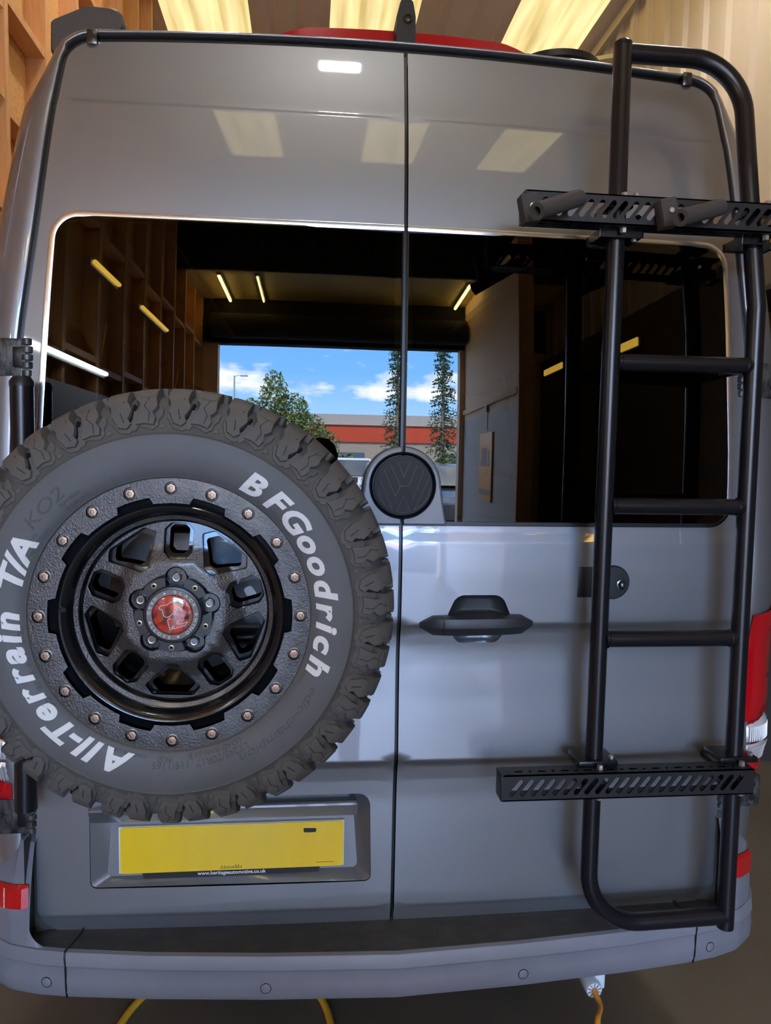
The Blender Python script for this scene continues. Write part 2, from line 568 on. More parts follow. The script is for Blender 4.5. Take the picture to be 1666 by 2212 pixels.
def panel(name, m, parent, outline, holes=(), fn=None, thick=0.02, xs=None, zs=None, step=0.05, back=False, rim_dir=(0, 1, 0), eps=0.002):
    """sheet over the (x,z) outline laid on surface fn(x,z)->(x,y,z), exact normals, edges turned in by thick"""
    V, F, loops = tri2d(outline, holes, xs, zs, step)
    if fn is None:
        fn = lambda x, z: (x, 0.0, z)
    def f3(x, z):
        return np.array(fn(x, z), float)
    P, Nn = [], []
    for x, z in V:
        p = f3(x, z)
        a = f3(x + eps, z) - f3(x - eps, z)
        b = f3(x, z + eps) - f3(x, z - eps)
        n = np.cross(a, b)
        n /= np.linalg.norm(n) + 1e-12
        P.append(p); Nn.append(n)
    faces = [tuple(int(i) for i in t) for t in F]
    rd = np.array(rim_dir, float)
    nfront = len(P)
    if thick > 0:
        for L in loops:
            n = len(L)
            b = len(P)
            for i in range(n):
                x, z = L[i]
                x0, z0 = L[i - 1]
                x1, z1 = L[(i + 1) % n]
                t = f3(x1, z1) - f3(x0, z0)
                nn = np.cross(t, rd)
                nn = nn / (np.linalg.norm(nn) + 1e-12)
                p = f3(x, z)
                P.append(p); Nn.append(nn)
                P.append(p + rd * thick); Nn.append(nn)
            for i in range(n):
                j = (i + 1) % n
                faces.append((b + 2 * i, b + 2 * i + 1, b + 2 * j + 1, b + 2 * j))
        if back:
            b = len(P)
            for i in range(nfront):
                P.append(P[i] + rd * thick); Nn.append(-Nn[i])
            faces += [tuple(b + i for i in reversed(t)) for t in faces[:len(F)]]
    me = bpy.data.meshes.new(name)
    me.from_pydata([tuple(p) for p in P], [], faces)
    me.shade_smooth()
    me.normals_split_custom_set_from_vertices([tuple(n) for n in Nn])
    return link(name, me, m, parent)

_dg = None
def text_mesh(s, size=1.0, shear=0.0, off=0.0, extrude=0.0, spacing=1.0):
    """2-D lettering as mesh data: list of (x, y, z), faces"""
    cu = bpy.data.curves.new('t', 'FONT')
    cu.body = s
    cu.size = size
    cu.shear = shear
    cu.offset = off
    cu.extrude = extrude
    cu.space_character = spacing
    cu.align_x = 'CENTER'
    cu.align_y = 'BOTTOM_BASELINE' if 'BOTTOM_BASELINE' in [e.identifier for e in cu.bl_rna.properties['align_y'].enum_items] else 'TOP_BASELINE'
    cu.resolution_u = 4
    o = bpy.data.objects.new('t', cu)
    COL.objects.link(o)
    dg = bpy.context.evaluated_depsgraph_get()
    me = bpy.data.meshes.new_from_object(o.evaluated_get(dg))
    vs = np.array([tuple(v.co) for v in me.vertices]) if len(me.vertices) else np.zeros((0, 3))
    fs = [tuple(p.vertices) for p in me.polygons]
    bpy.data.objects.remove(o, do_unlink=True)
    bpy.data.curves.remove(cu)
    bpy.data.meshes.remove(me)
    return vs, fs
def copy_obj(o, parent, loc=None, rot=None):
    c = o.copy()
    COL.objects.link(c)
    c.parent = parent
    if loc is not None:
        c.location = loc
    if rot is not None:
        c.rotation_euler = rot
    return c

# ------------------------------------------------------------------ van rear surface
ZT = np.arange(0.30, 2.90, 0.001)
def _smooth(a, sig):
    k = int(max(1, sig * 3))
    g = np.exp(-0.5 * (np.arange(-k, k + 1) / sig) ** 2)
    g /= g.sum()
    return np.convolve(np.pad(a, k, mode='edge'), g, 'valid')
_t = np.clip(ZT - 2.2, 0, 1)
_base = np.where(ZT < 1.6, 0, np.where(ZT < 2.2, 0.06 * (ZT - 1.6) ** 2, 0.0216 + 0.072 * _t + 0.285 * _t ** 2))
_rel = np.interp(ZT, [0.30, 0.535, 0.583, 0.587, 0.62, 0.86, 0.90, 0.935, 0.951, 0.953, 1.10, 1.18, 1.222, 1.260, 1.275, 1.279, 1.40, 1.464, 1.466, 1.492, 1.52, 2.160, 2.190, 2.412, 2.416, 2.425, 2.90],
                 [0.03, 0.026, 0.0165, 0.0145, 0.0145, 0.0140, 0.0115, 0.006, -0.004, -0.0045, 0.006, 0.0095, 0.0085, 0.002, -0.0065, -0.0070, -0.008, -0.006, -0.0055, 0.000, 0.0, 0.0, 0.0, 0.0, 0.0022, 0.0026, 0.0026])
PT = _smooth(_base, 12) + _smooth(_rel, 2.2)
KX = 0.03
def SY(x, z):
    return float(np.interp(z, ZT, PT)) + KX * x * x
GT = _smooth(_base, 12)
def GY(x, z):
    """glass: each pane bends on its own"""
    a = abs(x)
    return float(np.interp(z, ZT, GT)) - 0.021 * a + 0.047 * a * a
ZX = np.arange(0.45, 2.70, 0.005)
XE = _smooth(np.interp(ZX, [0.45, 0.60, 0.78, 1.2, 1.6, 1.9, 2.0, 2.2, 2.4, 2.52, 2.7],
                       [0.815, 0.823, 0.840, 0.846, 0.844, 0.824, 0.808, 0.781, 0.760, 0.742, 0.722]), 12)
def xe(z):
    return float(np.interp(z, ZX, XE))
ZTOP = 2.553
def ztop(x):
    return ZTOP + 0.022 * (1 - (x / 0.70) ** 2)
def on_door(px, py, off=0.0):
    y = 0.0
    for _ in range(12):
        p = at(px, py, y)
        y = SY(p.x, p.z) + off
    return at(px, py, y)

# half outline of the door opening from bottom corner up to the top centre (x>0)
def half_edge(dx=0.0, dtop=0.0, zb=0.54, rt=0.115, rb=0.055):
    zz = list(np.linspace(zb, ZTOP, 40))
    side = [Vector((xe(z) + dx, z, 0)) for z in zz]
    top = [Vector((x, ztop(x) + dtop, 0)) for x in np.linspace(0.60, 0.0, 14)]
    # corner
    i = max(k for k in range(len(side)) if side[k].y < ZTOP + dtop - 0.10)
    A = side[i]
    corner = Vector((xe(ZTOP) + dx, ztop(0.74) + dtop, 0))
    body = fillet([A, corner, top[0]], [0, rt, 0], 10)
    return side[:i] + body + top[1:]
van = empty('van', (0, 0.0, 0.0))
tag(van, 'grey panel van seen from behind with twin rear doors', 'van')

# doors ---------------------------------------------------------------
WT, WB = 2.172, 1.502          # window opening top and bottom
def win_x(z):
    return float(np.interp(z, [1.45, 1.66, 2.02, 2.2], [0.806, 0.800, 0.776, 0.762]))
def window_outline(off=0.0, inner=0.006):
    """right-hand pane outline (x>0), counter-clockwise"""
    pts = [(inner, WB - off), (win_x(WB) + off, WB - off)]
    zz = np.linspace(WB + 0.12, WT - 0.12, 8)
    pts += [(win_x(z) + off, z) for z in zz]
    pts += [(win_x(WT) + off, WT + off), (inner, WT + off)]
    rad = [0, 0.055 + off] + [0] * len(zz) + [0.07 + off, 0]
    return rpoly(pts, rad, 8)
SEAM = 0.0045
def door_outline():
    he = half_edge()
    pts = [(SEAM, 0.540)]
    he2 = [(v.x, v.y) for v in he]
    # rounded lower outer corner
    pts += [(xe(0.54) - 0.075, 0.540), (xe(0.545) - 0.045, 0.546), (xe(0.56) - 0.018, 0.566), (xe(0.59) - 0.003, 0.60)]
    pts += [p for p in he2 if p[1] > 0.63 and p[0] > SEAM]
    pts += [(SEAM, ztop(0.0))]
    # window bay, open towards the seam
    wo = window_outline(0.0, SEAM)
    pts += [(SEAM, WT)] + [p for p in reversed(wo) if p[0] > SEAM + 1e-4] + [(SEAM, WB)]
    return pts
XS = list(np.arange(-0.88, 0.881, 0.04))
ZS = sorted(set([round(float(z), 4) for z in np.arange(0.54, 2.62, 0.03)] +
                [round(c + d, 4) for c in (0.585, 0.952, 0.90, 1.277, 1.235, 1.465, 1.492, 2.414) for d in (-0.012, -0.008, -0.005, -0.003, -0.001, 0.001, 0.003, 0.005, 0.008, 0.012)]))
DOOR_FN = lambda x, z: (x, SY(x, z), z)
# holes
HX, HZ = 0.186, 1.276
handle_hole = rpoly([(0.110, 1.292), (0.262, 1.292), (0.240, 1.343), (0.132, 1.343)], [0.003, 0.003, 0.03, 0.03], 8)
handle_low = rpoly([(0.118, 1.258), (0.140, 1.228), (0.232, 1.228), (0.254, 1.258)], [0.004, 0.02, 0.02, 0.004], 6)
REC = rpoly([(-0.700, 0.652), (-0.052, 0.652), (-0.058, 0.868), (-0.700, 0.868)], [0.016, 0.016, 0.03, 0.012], 6)
ol = door_outline()
olL = [(-x, z) for x, z in ol]
door_r = panel('rear_door', 'paint', van, ol, [handle_hole, handle_low], DOOR_FN, 0.03, XS, ZS, 0.03)
door_r['label'] = 'right rear door skin with recessed handle'
door_l = panel('rear_door', 'paint', van, olL, [REC], DOOR_FN, 0.03, XS, ZS, 0.03)
door_l['label'] = 'left rear door skin behind the spare wheel'

def seal_strip(name, path, rows, m, parent, off_fn=SY):
    """ribbon along a 2-D path; rows = (offset along outward normal, dy)"""
    P = [Vector((p[0], p[1])) for p in path]
    mb = MB()
    out = []
    for i, p in enumerate(P):
        a, b = P[max(0, i - 1)], P[min(len(P) - 1, i + 1)]
        t = (b - a).normalized()
        n = Vector((t.y, -t.x))
        row = []
        for o_, dy in rows:
            q = p + n * o_
            row.append((q.x, off_fn(q.x, q.y) + dy, q.y))
        out.append(row)
    mb.grid(out)
    return mb.build(name, m, parent)
# window trim and glass
for sgn, door in ((1, door_r), (-1, door_l)):
    wo = window_outline(0.0, SEAM)
    i0 = next(i for i, p in enumerate(wo) if p[0] > 0.1)
    path = [(WBp[0] * sgn, WBp[1]) for WBp in [(SEAM, WB)] + [p for p in wo if p[0] > SEAM + 1e-3] + [(SEAM, WT)]]
    if sgn < 0:
        path = path[::-1]
    # keep only side and top for the bright strip
    up = [p for p in path if p[1] > 1.535]
    bright = seal_strip('window_trim', up, [(0.0015, 0.0), (0.0, -0.0038), (-0.0015, -0.0044), (-0.0125, -0.0020), (-0.0135, 0.012)], 'trim_bright', door)
    seal_strip('window_rubber', path, [(-0.0, 0.004), (-0.014, 0.0045), (-0.017, 0.006), (-0.018, 0.012)], 'seal', door)
    lo = [p for p in path if p[1] < 1.508]
    gl = [(x * sgn, z) for x, z in window_outline(-0.010, 0.0065)]
    gp = panel('window_glass', 'privacy_glass', door, gl, [], lambda x, z: (x, GY(x, z) + 0.0045, z), 0.0,
               list(np.arange(-0.80, 0.81, 0.035)), list(np.arange(1.5, 2.2, 0.035)), 0.03)
    gp['label'] = 'dark privacy glass reflecting the yard'

# rubber between and around the doors
mb = MB()
mb.grid([[(-0.02, SY(0, z) + 0.016, z), (0.02, SY(0, z) + 0.016, z)] for z in np.arange(0.53, 2.62, 0.02)])
mb.build('centre_seal', 'seal', van)
# fine bright lip beside the seam on each pane
for s in (-1, 1):
    mb = MB()
    mb.grid([[(s * 0.0045, GY(0, z) + 0.002, z), (s * 0.0075, GY(0, z) + 0.001, z)] for z in np.arange(1.505, 2.172, 0.03)])
    mb.build('pane_edge', 'seal', door_r if s > 0 else door_l)

# frame of the body around the doors -------------------------------------
he = half_edge(0.0, 0.0)
hp = [(v.x, v.y) for v in he if v.y > 0.60] 
hp = [(xe(0.54), 0.545)] + hp
frame_path = hp + [(-x, z) for x, z in hp[-2::-1]]      # right side up, over, down the left side: normal points outward
def D_of(x, z):
    side = float(np.interp(z, [0.5, 0.87, 1.3, 1.78, 2.0, 2.2, 2.40, 2.48, 2.54], [0.135, 0.136, 0.138, 0.136, 0.132, 0.126, 0.110, 0.080, 0.048]))
    tfac = np.clip((abs(x) - 0.60) / 0.13, 0, 1)
    return float(side * tfac + 0.036 * (1 - tfac))
P2 = [Vector(p) for p in frame_path]
NRM = []
for i, p in enumerate(P2):
    a, b = P2[max(0, i - 2)], P2[min(len(P2) - 1, i + 2)]
    t = (b - a).normalized()
    NRM.append(Vector((t.y, -t.x)))
rows = []
NA = 12
YS = [0.9, 1.1, 2.3, 2.6, 3.8, 5.2]
ENDP = []
for i, p in enumerate(P2):
    n, D = NRM[i], D_of(p.x, p.y)
    top = abs(n.y) > 0.6
    g0 = 0.020 if top else 0.013
    e0 = SY(p.x, p.y)
    row = []
    for o_, dy in ((g0 + 0.001, 0.06), (g0, 0.012), (g0 + 0.002, 0.004)):
        q = p + n * o_
        row.append((q.x, e0 + dy, q.y))
    tw = min(1, max(0, (n.y - 0.2) / 0.7))
    dep = 0.20 * (1 - tw) + 0.10 * tw
    for k in range(NA + 1):
        a = PI / 2 * k / NA
        ca, sa = max(0, math.cos(a)) ** 0.75, math.sin(a) ** 0.9
        q = p + n * (g0 + 0.004 + (D - g0 - 0.004) * sa)
        row.append((q.x, e0 + 0.003 + dep * (1 - ca), q.y))
    q = p + n * D
    ENDP.append((q.x, q.y))
    for y, rise in ((0.5, 0.05), (0.9, 0.06)):
        row.append((q.x, y, q.y + rise * tw))
    rows.append(row)
mb = MB()
mb.grid([list(r) for r in rows])
fr = mb.build('body_frame', 'paint', van, ang=60)
# sides and roof further forward, with the side window openings left free
mb = MB()
nP = len(ENDP)
for j in range(len(YS) - 1):
    for i in range(nP - 1):
        zc = (ENDP[i][1] + ENDP[i + 1][1]) / 2
        xc = (ENDP[i][0] + ENDP[i + 1][0]) / 2
        if j == 1 and 1.55 < zc < 2.10 and abs(xc) > 0.8:
            continue
        if j == 3 and 1.55 < zc < 2.10 and abs(xc) > 0.8:
            continue
        d, d1 = (0.06 * min(1, max(0, (NRM[q_].y - 0.2) / 0.7)) for q_ in (i, i + 1))
        mb.add([(ENDP[i][0], YS[j], ENDP[i][1] + d), (ENDP[i + 1][0], YS[j], ENDP[i + 1][1] + d1),
                (ENDP[i + 1][0], YS[j + 1], ENDP[i + 1][1] + d1), (ENDP[i][0], YS[j + 1], ENDP[i][1] + d)], [(0, 1, 2, 3)])
mb.build('body_side', 'paint', van, ang=30)
mb = MB()
mb.add([(x, 5.2, z) for x, z in ENDP], [tuple(range(nP))])
mb.box(-0.96, 0.96, 0.10, 5.2, 0.50, 0.54)
mb.build('cargo_floor', 'dark_lining', van, smooth=False)
for s in (-1, 1):
    for y0, y1 in ((1.08, 2.32), (2.58, 3.82)):
        mb = MB()
        zz = np.linspace(1.53, 2.12, 8)
        mb.grid([[(s * (xe(z) + D_of(1, z) - 0.006), y, z) for z in zz] for y in (y0, y1)])
        mb.build('side_window', 'side_glass', van)
        mb = MB()
        o_ = rpoly([(y0, 1.53), (y1, 1.53), (y1, 2.12), (y0, 2.12)], 0.09, 6)
        i_ = rpoly([(y0 + .05, 1.58), (y1 - .05, 1.58), (y1 - .05, 2.07), (y0 + .05, 2.07)], 0.07, 6)
        mb.grid([[(s * (xe(z) + D_of(1, z) - 0.010), y, z) for y, z in L] for L in (o_, i_)], closed_u=True)
        mb.build('side_window_frame', 'seal', van)
# dark interior lining: bulkhead, headliner
mb = MB()
mb.box(-0.78, 0.78, 0.30, 5.1, 2.54, 2.56)
mb.build('headliner', 'dark_lining', van, smooth=False)
mb = MB()
mb.box(-0.95, 0.95, 4.3, 4.33, 0.54, 2.5)
mb.build('bulkhead', 'dark_lining', van, smooth=False)
# black weather seal in the gap round the doors
seal_strip('door_seal', frame_path, [(-0.012, 0.022), (0.004, 0.013), (0.016, 0.013), (0.03, 0.03)], 'seal', van)
# clear rubber clips on the top gutter corners
for px, py in ((201, 84), (1481, 175)):
    p = on_door(px, py)
    mb = MB()
    mb.rbox(p.x - 0.012, p.x + 0.012, p.y - 0.012, p.y + 0.03, p.z - 0.016, p.z + 0.016, 0.005)
    mb.build('gutter_clip', 'nut_dark', van)

# handle ------------------------------------------------------------------
def bowl(name, outline, depth, m, parent, inset=0.55, fn=SY):
    cx = sum(p[0] for p in outline) / len(outline)
    cz = sum(p[1] for p in outline) / len(outline)
    mb = MB()
    rws = []
    for k in range(7):
        u = k / 6
        s_ = 1 - inset * u ** 1.6
        dd = depth * math.sin(u * PI / 2)
        rws.append([(cx + (x - cx) * s_, fn(x, z) + dd + 0.0005, cz + (z - cz) * s_) for x, z in outline])
    mb.grid(rws, closed_u=True)
    b = len(mb.v) - len(outline)
    mb.f.append(tuple(range(b, len(mb.v))))
    return mb.build(name, m, parent, ang=60)
bowl('handle_pocket', handle_hole, 0.030, 'handle_black', door_r)
bowl('handle_scoop', handle_low, 0.022, 'paint', door_r)
mb = MB()
rws = []
NH = 36
for k in range(NH + 1):
    u = k / NH
    x = 0.047 + u * (0.314 - 0.047)
    hh = min(0.0225, 0.0065 + 0.55 * min(x - 0.047, 0.314 - x)) * (1 - 0.1 * abs(2 * u - 1) ** 3)
    pr = 0.034 * (1 - abs(2 * u - 1) ** 4) + 0.008
    zc = 1.2745 + 0.002 * u
    y0 = SY(x, 1.30) + 0.004
    ring = []
    for (zz, yy) in ((1.0, 0.0), (1.0, 0.55), (0.82, 0.92), (0.30, 1.0), (-0.10, 0.98), (-0.35, 0.80), (-1.0, 0.55), (-1.0, 0.0)):
        ring.append((x, y0 - pr * yy, zc + hh * zz))
    rws.append(ring)
mb.grid(rws, closed_u=True)
hd = mb.build('door_handle', 'handle_black', door_r, ang=28)
hd['label'] = 'dark grey pull handle'
mb = MB()
x = 0.0985
mb.tube([(x, SY(x, 1.3) + 0.004 - 0.036 * yy, 1.275 + 0.0205 * zz) for zz, yy in ((1.0, 0.3), (1.0, 0.58), (0.82, 0.95), (0.3, 1.03), (-0.1, 1.01), (-0.35, 0.83), (-1.0, 0.57))], 0.0009, 6)
mb.build('key_cap_joint', 'dark_hole', hd)

# badge --------------------------------------------------------------------
def housing_outline(side):
    c = (0.0, 1.594)
    r_ = 0.088
    pts = []
    for k in range(15):
        a = PI / 2 - k * R(88) / 14
        pts.append((c[0] + r_ * math.cos(a), c[1] + r_ * math.sin(a)))
    pts += [(0.0935, 1.56), (0.100, 1.522), (0.104, 1.504)]
    pts = [(max(SEAM, x), z) for x, z in pts] + [(SEAM, 1.504)]
    return [(x * side, z) for x, z in pts]
for s, d in ((1, door_r), (-1, door_l)):
    oo = housing_outline(s)
    cx, cz = 0.0, 1.575
    mb = MB()
    y0 = GY(0, 1.6)
    rws = []
    for sc_, dy in ((1.0, 0.004), (1.0, -0.010), (0.975, -0.017), (0.93, -0.0195)):
        rws.append([(x * (sc_ if abs(x) > SEAM * 1.01 else 1), y0 + dy, cz + (z - cz) * sc_) for x, z in oo])
    mb.grid(rws, closed_u=True)
    b = len(mb.v) - len(oo)
    mb.f.append(tuple(range(b, len(mb.v))))
    mb.build('badge_housing', 'badge_grey', d, ang=30)
yb = GY(0, 1.6)
mb = MB()
mb.lathe([(0.0755, -0.018), (0.0755, -0.022), (0.0725, -0.026), (0.069, -0.022), (0.067, -0.018)], 64, 'y', (0.0, yb, 1.594))
bd = mb.build('badge_ring', 'seal', door_r)
mb = MB()
mb.lathe([(0.067, -0.018), (0.067, -0.026), (0.065, -0.0285), (0.030, -0.0305), (0.0001, -0.031)], 64, 'y', (0.0, yb, 1.594))
em = mb.build('emblem', 'emblem', door_r)
em['label'] = 'black round emblem with a V above a W'
# V and W raised: polygons in emblem pixels of the close view, centre (628,742), 1 px = 0.1381 mm*...
def emb(pts, name):
    S_ = 0.0670 / 455.0
    p = [((x - 628) * S_, (742 - y) * S_ + 1.594) for x, y in pts]
    if area2(p) < 0:
        p.reverse()
    yt = lambda x, z: yb - 0.0318 + 0.55 * (x * x + (z - 1.594) ** 2)
    panel(name, 'emblem', em, p, [], lambda x, z: (x, yt(x, z), z), 0.004, None, None, 0.01)
    mbx = MB()
    q = [(x, yt(x, z) - 0.0002, z) for x, z in p]
    mbx.tube(q + [q[0]], 0.00045, 5, False)
    mbx.build('emblem_line', 'emblem_edge', em)
emb([(540, 385), (728, 385), (632, 610)], 'emblem_wedge')
emb([(335, 520), (432, 432), (580, 745), (512, 905)], 'emblem_arm')
emb([(830, 432), (930, 520), (772, 950), (705, 745)], 'emblem_arm')
emb([(530, 1140), (636, 895), (742, 1130), (640, 1146)], 'emblem_wedge')
emb([(262, 640), (470, 1112), (360, 1040), (280, 920), (245, 780)], 'emblem_side')
emb([(1012, 640), (1032, 780), (1000, 920), (920, 1030), (800, 1112)], 'emblem_side')
mbx = MB()
mbx.tube([(0 + (x - 628) * 0.0670 / 455.0, yb - 0.0312, 1.594 + (742 - y) * 0.0670 / 455.0) for x, y in ((580, 748), (705, 748))], 0.0005, 5)
mbx.build('emblem_line', 'emblem_edge', em)

# lock plug and round pad of the ladder stay on the right door
lk = empty('door_stop_pad', (0.505, SY(0.5, 1.373), 1.373))
lk.parent = door_r
mb = MB()
mb.lathe([(0.040, 0.002), (0.040, -0.006), (0.037, -0.009), (0.0001, -0.010)], 40)
mb.build('pad', 'powder_matt', lk)
mb = MB()
mb.lathe([(0.012, -0.009), (0.012, -0.013), (0.009, -0.014), (0.009, -0.019), (0.006, -0.023), (0.0001, -0.024)], 24, 'y', (0.018, 0, -0.004))
mb.build('stud', 'nut_dark', lk)
lk2 = MB().rbox(-0.085, -0.026, -0.004, 0.002, -0.036, 0.036, 0.002).build('pad_tail', 'seal', lk)

# number plate recess -----------------------------------------------------
BK = 0.052
REC_IN = rpoly([(-0.668, 0.665), (-0.082, 0.665), (-0.098, 0.862), (-0.650, 0.862)], [0.016, 0.016, 0.02, 0.02], 6)
mb = MB()
r1 = [(x, SY(x, z) + 0.0005, z) for x, z in REC]
r1b = [(x, SY(x, z) + 0.004, z) for x, z in REC]
rin = [(x, BK, max(0.667, z)) for x, z in REC_IN]
nr = min(len(r1), len(rin))
mb.grid([r1, r1b, rin], closed_u=True)
mb.f.append(tuple(range(len(mb.v) - len(rin), len(mb.v))))
mb.build('plate_recess', 'paint', door_l, ang=25)
mb = MB()
sec = [(0.050, 0.853), (0.010, 0.853), (0.005, 0.850), (0.0045, 0.845), (0.0300, 0.808), (0.0340, 0.806), (0.050, 0.806)]
mb.grid([[(x, 0.02 + (y - 0.02) * k_, 0.828 + (z - 0.828) * k_) for y, z in sec] for x, k_ in ((-0.697, 0.9), (-0.692, 1.0), (-0.100, 1.0), (-0.090, 0.97), (-0.086, 0.85))], closed_u=True)
mb.f.append(tuple(range(len(sec))))
mb.f.append(tuple(range(len(mb.v) - len(sec), len(mb.v))))
mb.build('plate_lamp_bar', 'paint', door_l, ang=25)
# number plate: its own thing
npl = empty('number_plate', (-0.3775, BK - 0.004, 0.733))
tag(npl, 'blank yellow rear number plate in the recess of the left door', 'number plate')
mb = MB()
mb.rbox(-0.262, 0.262, -0.004, 0.003, -0.0565, 0.0565, 0.0018)
mb.build('backing', 'plate_white', npl)
pl = rpoly([(-0.258, -0.0555), (0.26, -0.0555), (0.26, 0.0555), (-0.258, 0.0555)], 0.007, 4)
yf = MB().prism(pl, -0.0065, -0.003).build('face', 'plate_yellow', npl)
mb = MB()
hol = rpoly([(-0.205, -0.070), (0.200, -0.070), (0.208, -0.050), (-0.212, -0.050)], 0.003, 3)
mb.prism(hol, -0.0035, 0.003)
hld = mb.build('holder', 'print_black', npl)
v, f = text_mesh('www.heritageautomotive.co.uk', 0.0125, off=0.00022)
MB().add([(x * 1.0 - 0.003, -0.0042, -0.0685 + y + 0.0018) for x, y, z in v], f).build('web_address', 'print_white', hld, smooth=False)
# small print on the face
mb = MB()
for k in range(16):
    mb.box(-0.030 + k * 0.0032, -0.030 + k * 0.0032 + random.uniform(0.0016, 0.003), -0.0069, -0.0066, -0.0515, -0.0490)
    if k % 2:
        mb.box(-0.030 + k * 0.0032, -0.0275 + k * 0.0032, -0.0069, -0.0066, -0.0478, -0.0462 + random.uniform(0, 0.003))
mb.build('maker_print', 'print_smudge', npl, smooth=False)
mb = MB()
for k in range(14):
    mb.box(0.196 + k * 0.0031, 0.196 + k * 0.0031 + 0.0022, -0.0069, -0.0066, -0.0455, -0.0438)
mb.build('code_print', 'print_smudge', npl, smooth=False)
MB().prism(rpoly([(0.166, 0.030), (0.194, 0.030), (0.196, 0.040), (0.164, 0.041)], 0.003, 3), -0.0069, -0.0064).build('mount_screw_cap', 'print_black', npl)

# hinges --------------------------------------------------------------------
def hinge(s, zc, lab):
    """s=-1 left, +1 right"""
    h = empty('hinge', (s * (xe(zc) + 0.03), SY(xe(zc), zc) + 0.012, zc))
    h.parent = van
    h['label'] = lab
    f = lambda a, b: (min(a * s, b * s), max(a * s, b * s))
    mb = MB()
    x0, x1 = f(-0.035, 0.062)
    mb.rbox(x0, x1, -0.012, 0.03, -0.041, 0.041, 0.006)
    mb.build('leaf', 'hinge', h)
    # knuckle: upright barrel split in three
    for (z0, z1, rr) in ((0.026, 0.041, 0.013), (0.009, 0.024, 0.015), (-0.007, 0.007, 0.0155), (-0.024, -0.009, 0.015), (-0.041, -0.026, 0.013)):
        mb = MB()
        mb.lathe([(0.0001, z0), (rr - 0.002, z0), (rr, z0 + 0.002), (rr, z1 - 0.002), (rr - 0.002, z1), (0.0001, z1)], 20, 'z', (s * -0.040, -0.006, 0))
        mb.build('knuckle', 'hinge', h)
    x0, x1 = f(-0.040, -0.012)
    MB().rbox(x0, x1, -0.019, 0.0, -0.022, 0.022, 0.004).build('door_leaf', 'powder', h)
    for dz in (0.017, -0.017):
        MB().lathe([(0.0001, -0.0126), (0.0085, -0.0126), (0.0095, -0.0118)], 18, 'y', (s * 0.040, 0, dz)).build('bolt_hole', 'dark_hole', h)
    return h
hinge(-1, 1.856, 'upper left door hinge')
hinge(-1, 0.826, 'lower left door hinge')
hinge(1, 1.856, 'upper right door hinge')
hinge(1, 0.835, 'lower right door hinge')

# tail lights ------------------------------------------------------------------
def corner_point(s, z, a, push=0.004):
    """point on the rounded body corner, a from 0 (door side) to 90 degrees"""
    D = D_of(1.0, z)
    g0 = 0.013
    ca, sa = max(0, math.cos(R(a))) ** 0.75, math.sin(R(a)) ** 0.9
    x = xe(z) + g0 + 0.004 + (D - g0 - 0.004 + push) * sa
    y = SY(xe(z), z) + 0.003 + 0.20 * (1 - ca) - push * ca
    return (s * x, y, z)
def lens(name, s, zt, zb, a0, a1, m, parent, push, nt_=6, nz=6, zt1=None, zb1=None):
    mb = MB()
    rws = []
    for j in range(nz + 1):
        v = j / nz
        row = []
        for i in range(nt_ + 1):
            u = i / nt_
            ztp = zt + (0 if zt1 is None else (zt1 - zt) * u)
            zbp = zb + (0 if zb1 is None else (zb1 - zb) * u)
            z = ztp + (zbp - ztp) * v
            edge = 0.0 if 0 < i < nt_ and 0 < j < nz else -0.008
            row.append(corner_point(s, z, a0 + (a1 - a0) * u, push + edge))
        rws.append(row)
    mb.grid(rws)
    return mb.build(name, m, parent, ang=50)
for s, side in ((1, 'right'), (-1, 'left')):
    tl = empty('tail_light', (s * 0.93, 0.10, 0.875))
    tl.parent = van
    tl.matrix_parent_inverse = Matrix.Identity(4)
    tl['label'] = side + ' tail light, red over clear ribbed lenses'
    inv = Matrix.Translation(-Vector(tl.location))
    objs = []
    objs.append(lens('housing', s, 1.292, 0.872, 3, 88, 'red_inner', None, 0.004, 8, 8, 1.316, 0.862))
    objs.append(lens('red_lens', s, 1.288, 1.018, 4, 78, 'red_lens', None, 0.012, 8, 8, 1.312, 1.052))
    objs.append(lens('side_rib', s, 1.300, 0.95, 79, 89, 'red_lens', None, 0.010, 3, 8, 1.312, 0.95))
    for z0, z1 in ((1.010, 0.968), (0.961, 0.914)):
        objs.append(lens('clear_lens', s, z0, z1, 6, 50, 'clear_lens', None, 0.011, 8, 5, z0 + (0.024 if z0 > 1 else 0.003), z1 + 0.003))
    if s < 0:
        objs.append(lens('amber_tint', s, 1.004, 0.975, 14, 40, 'amber_lens', None, 0.0125, 4, 3))  # orange tint of the left clear lens, laid on as a patch
    # fine flutes on the clear lenses
    for k in range(16):
        mb = MB()
        a = 8 + k * 2.6
        mb.tube([corner_point(s, z, a, 0.0118) for z in (1.008, 0.99, 0.971)], 0.0011, 5)
        mb.tube([corner_point(s, z, a, 0.0118) for z in (0.958, 0.94, 0.917)], 0.0011, 5)
        objs.append(mb.build('flute', 'clear_lens', None))
    objs.append(lens('red_lens', s, 0.906, 0.868, 4, 80, 'red_lens', None, 0.011, 6, 3, 0.914, 0.862))
    objs.append(lens('red_lens', s, 1.06, 0.905, 52, 80, 'red_lens', None, 0.010, 4, 5))
    # inner blocks seen in the red lens
    for z, hh in ((1.245, 0.012), (1.130, 0.016), (1.045, 0.012)):
        objs.append(lens('lamp_block', s, z + hh, z - hh, 22, 46, 'red_inner', None, 0.0145, 3, 2))
    for o in objs:
        o.parent = tl
        o.matrix_parent_inverse = inv

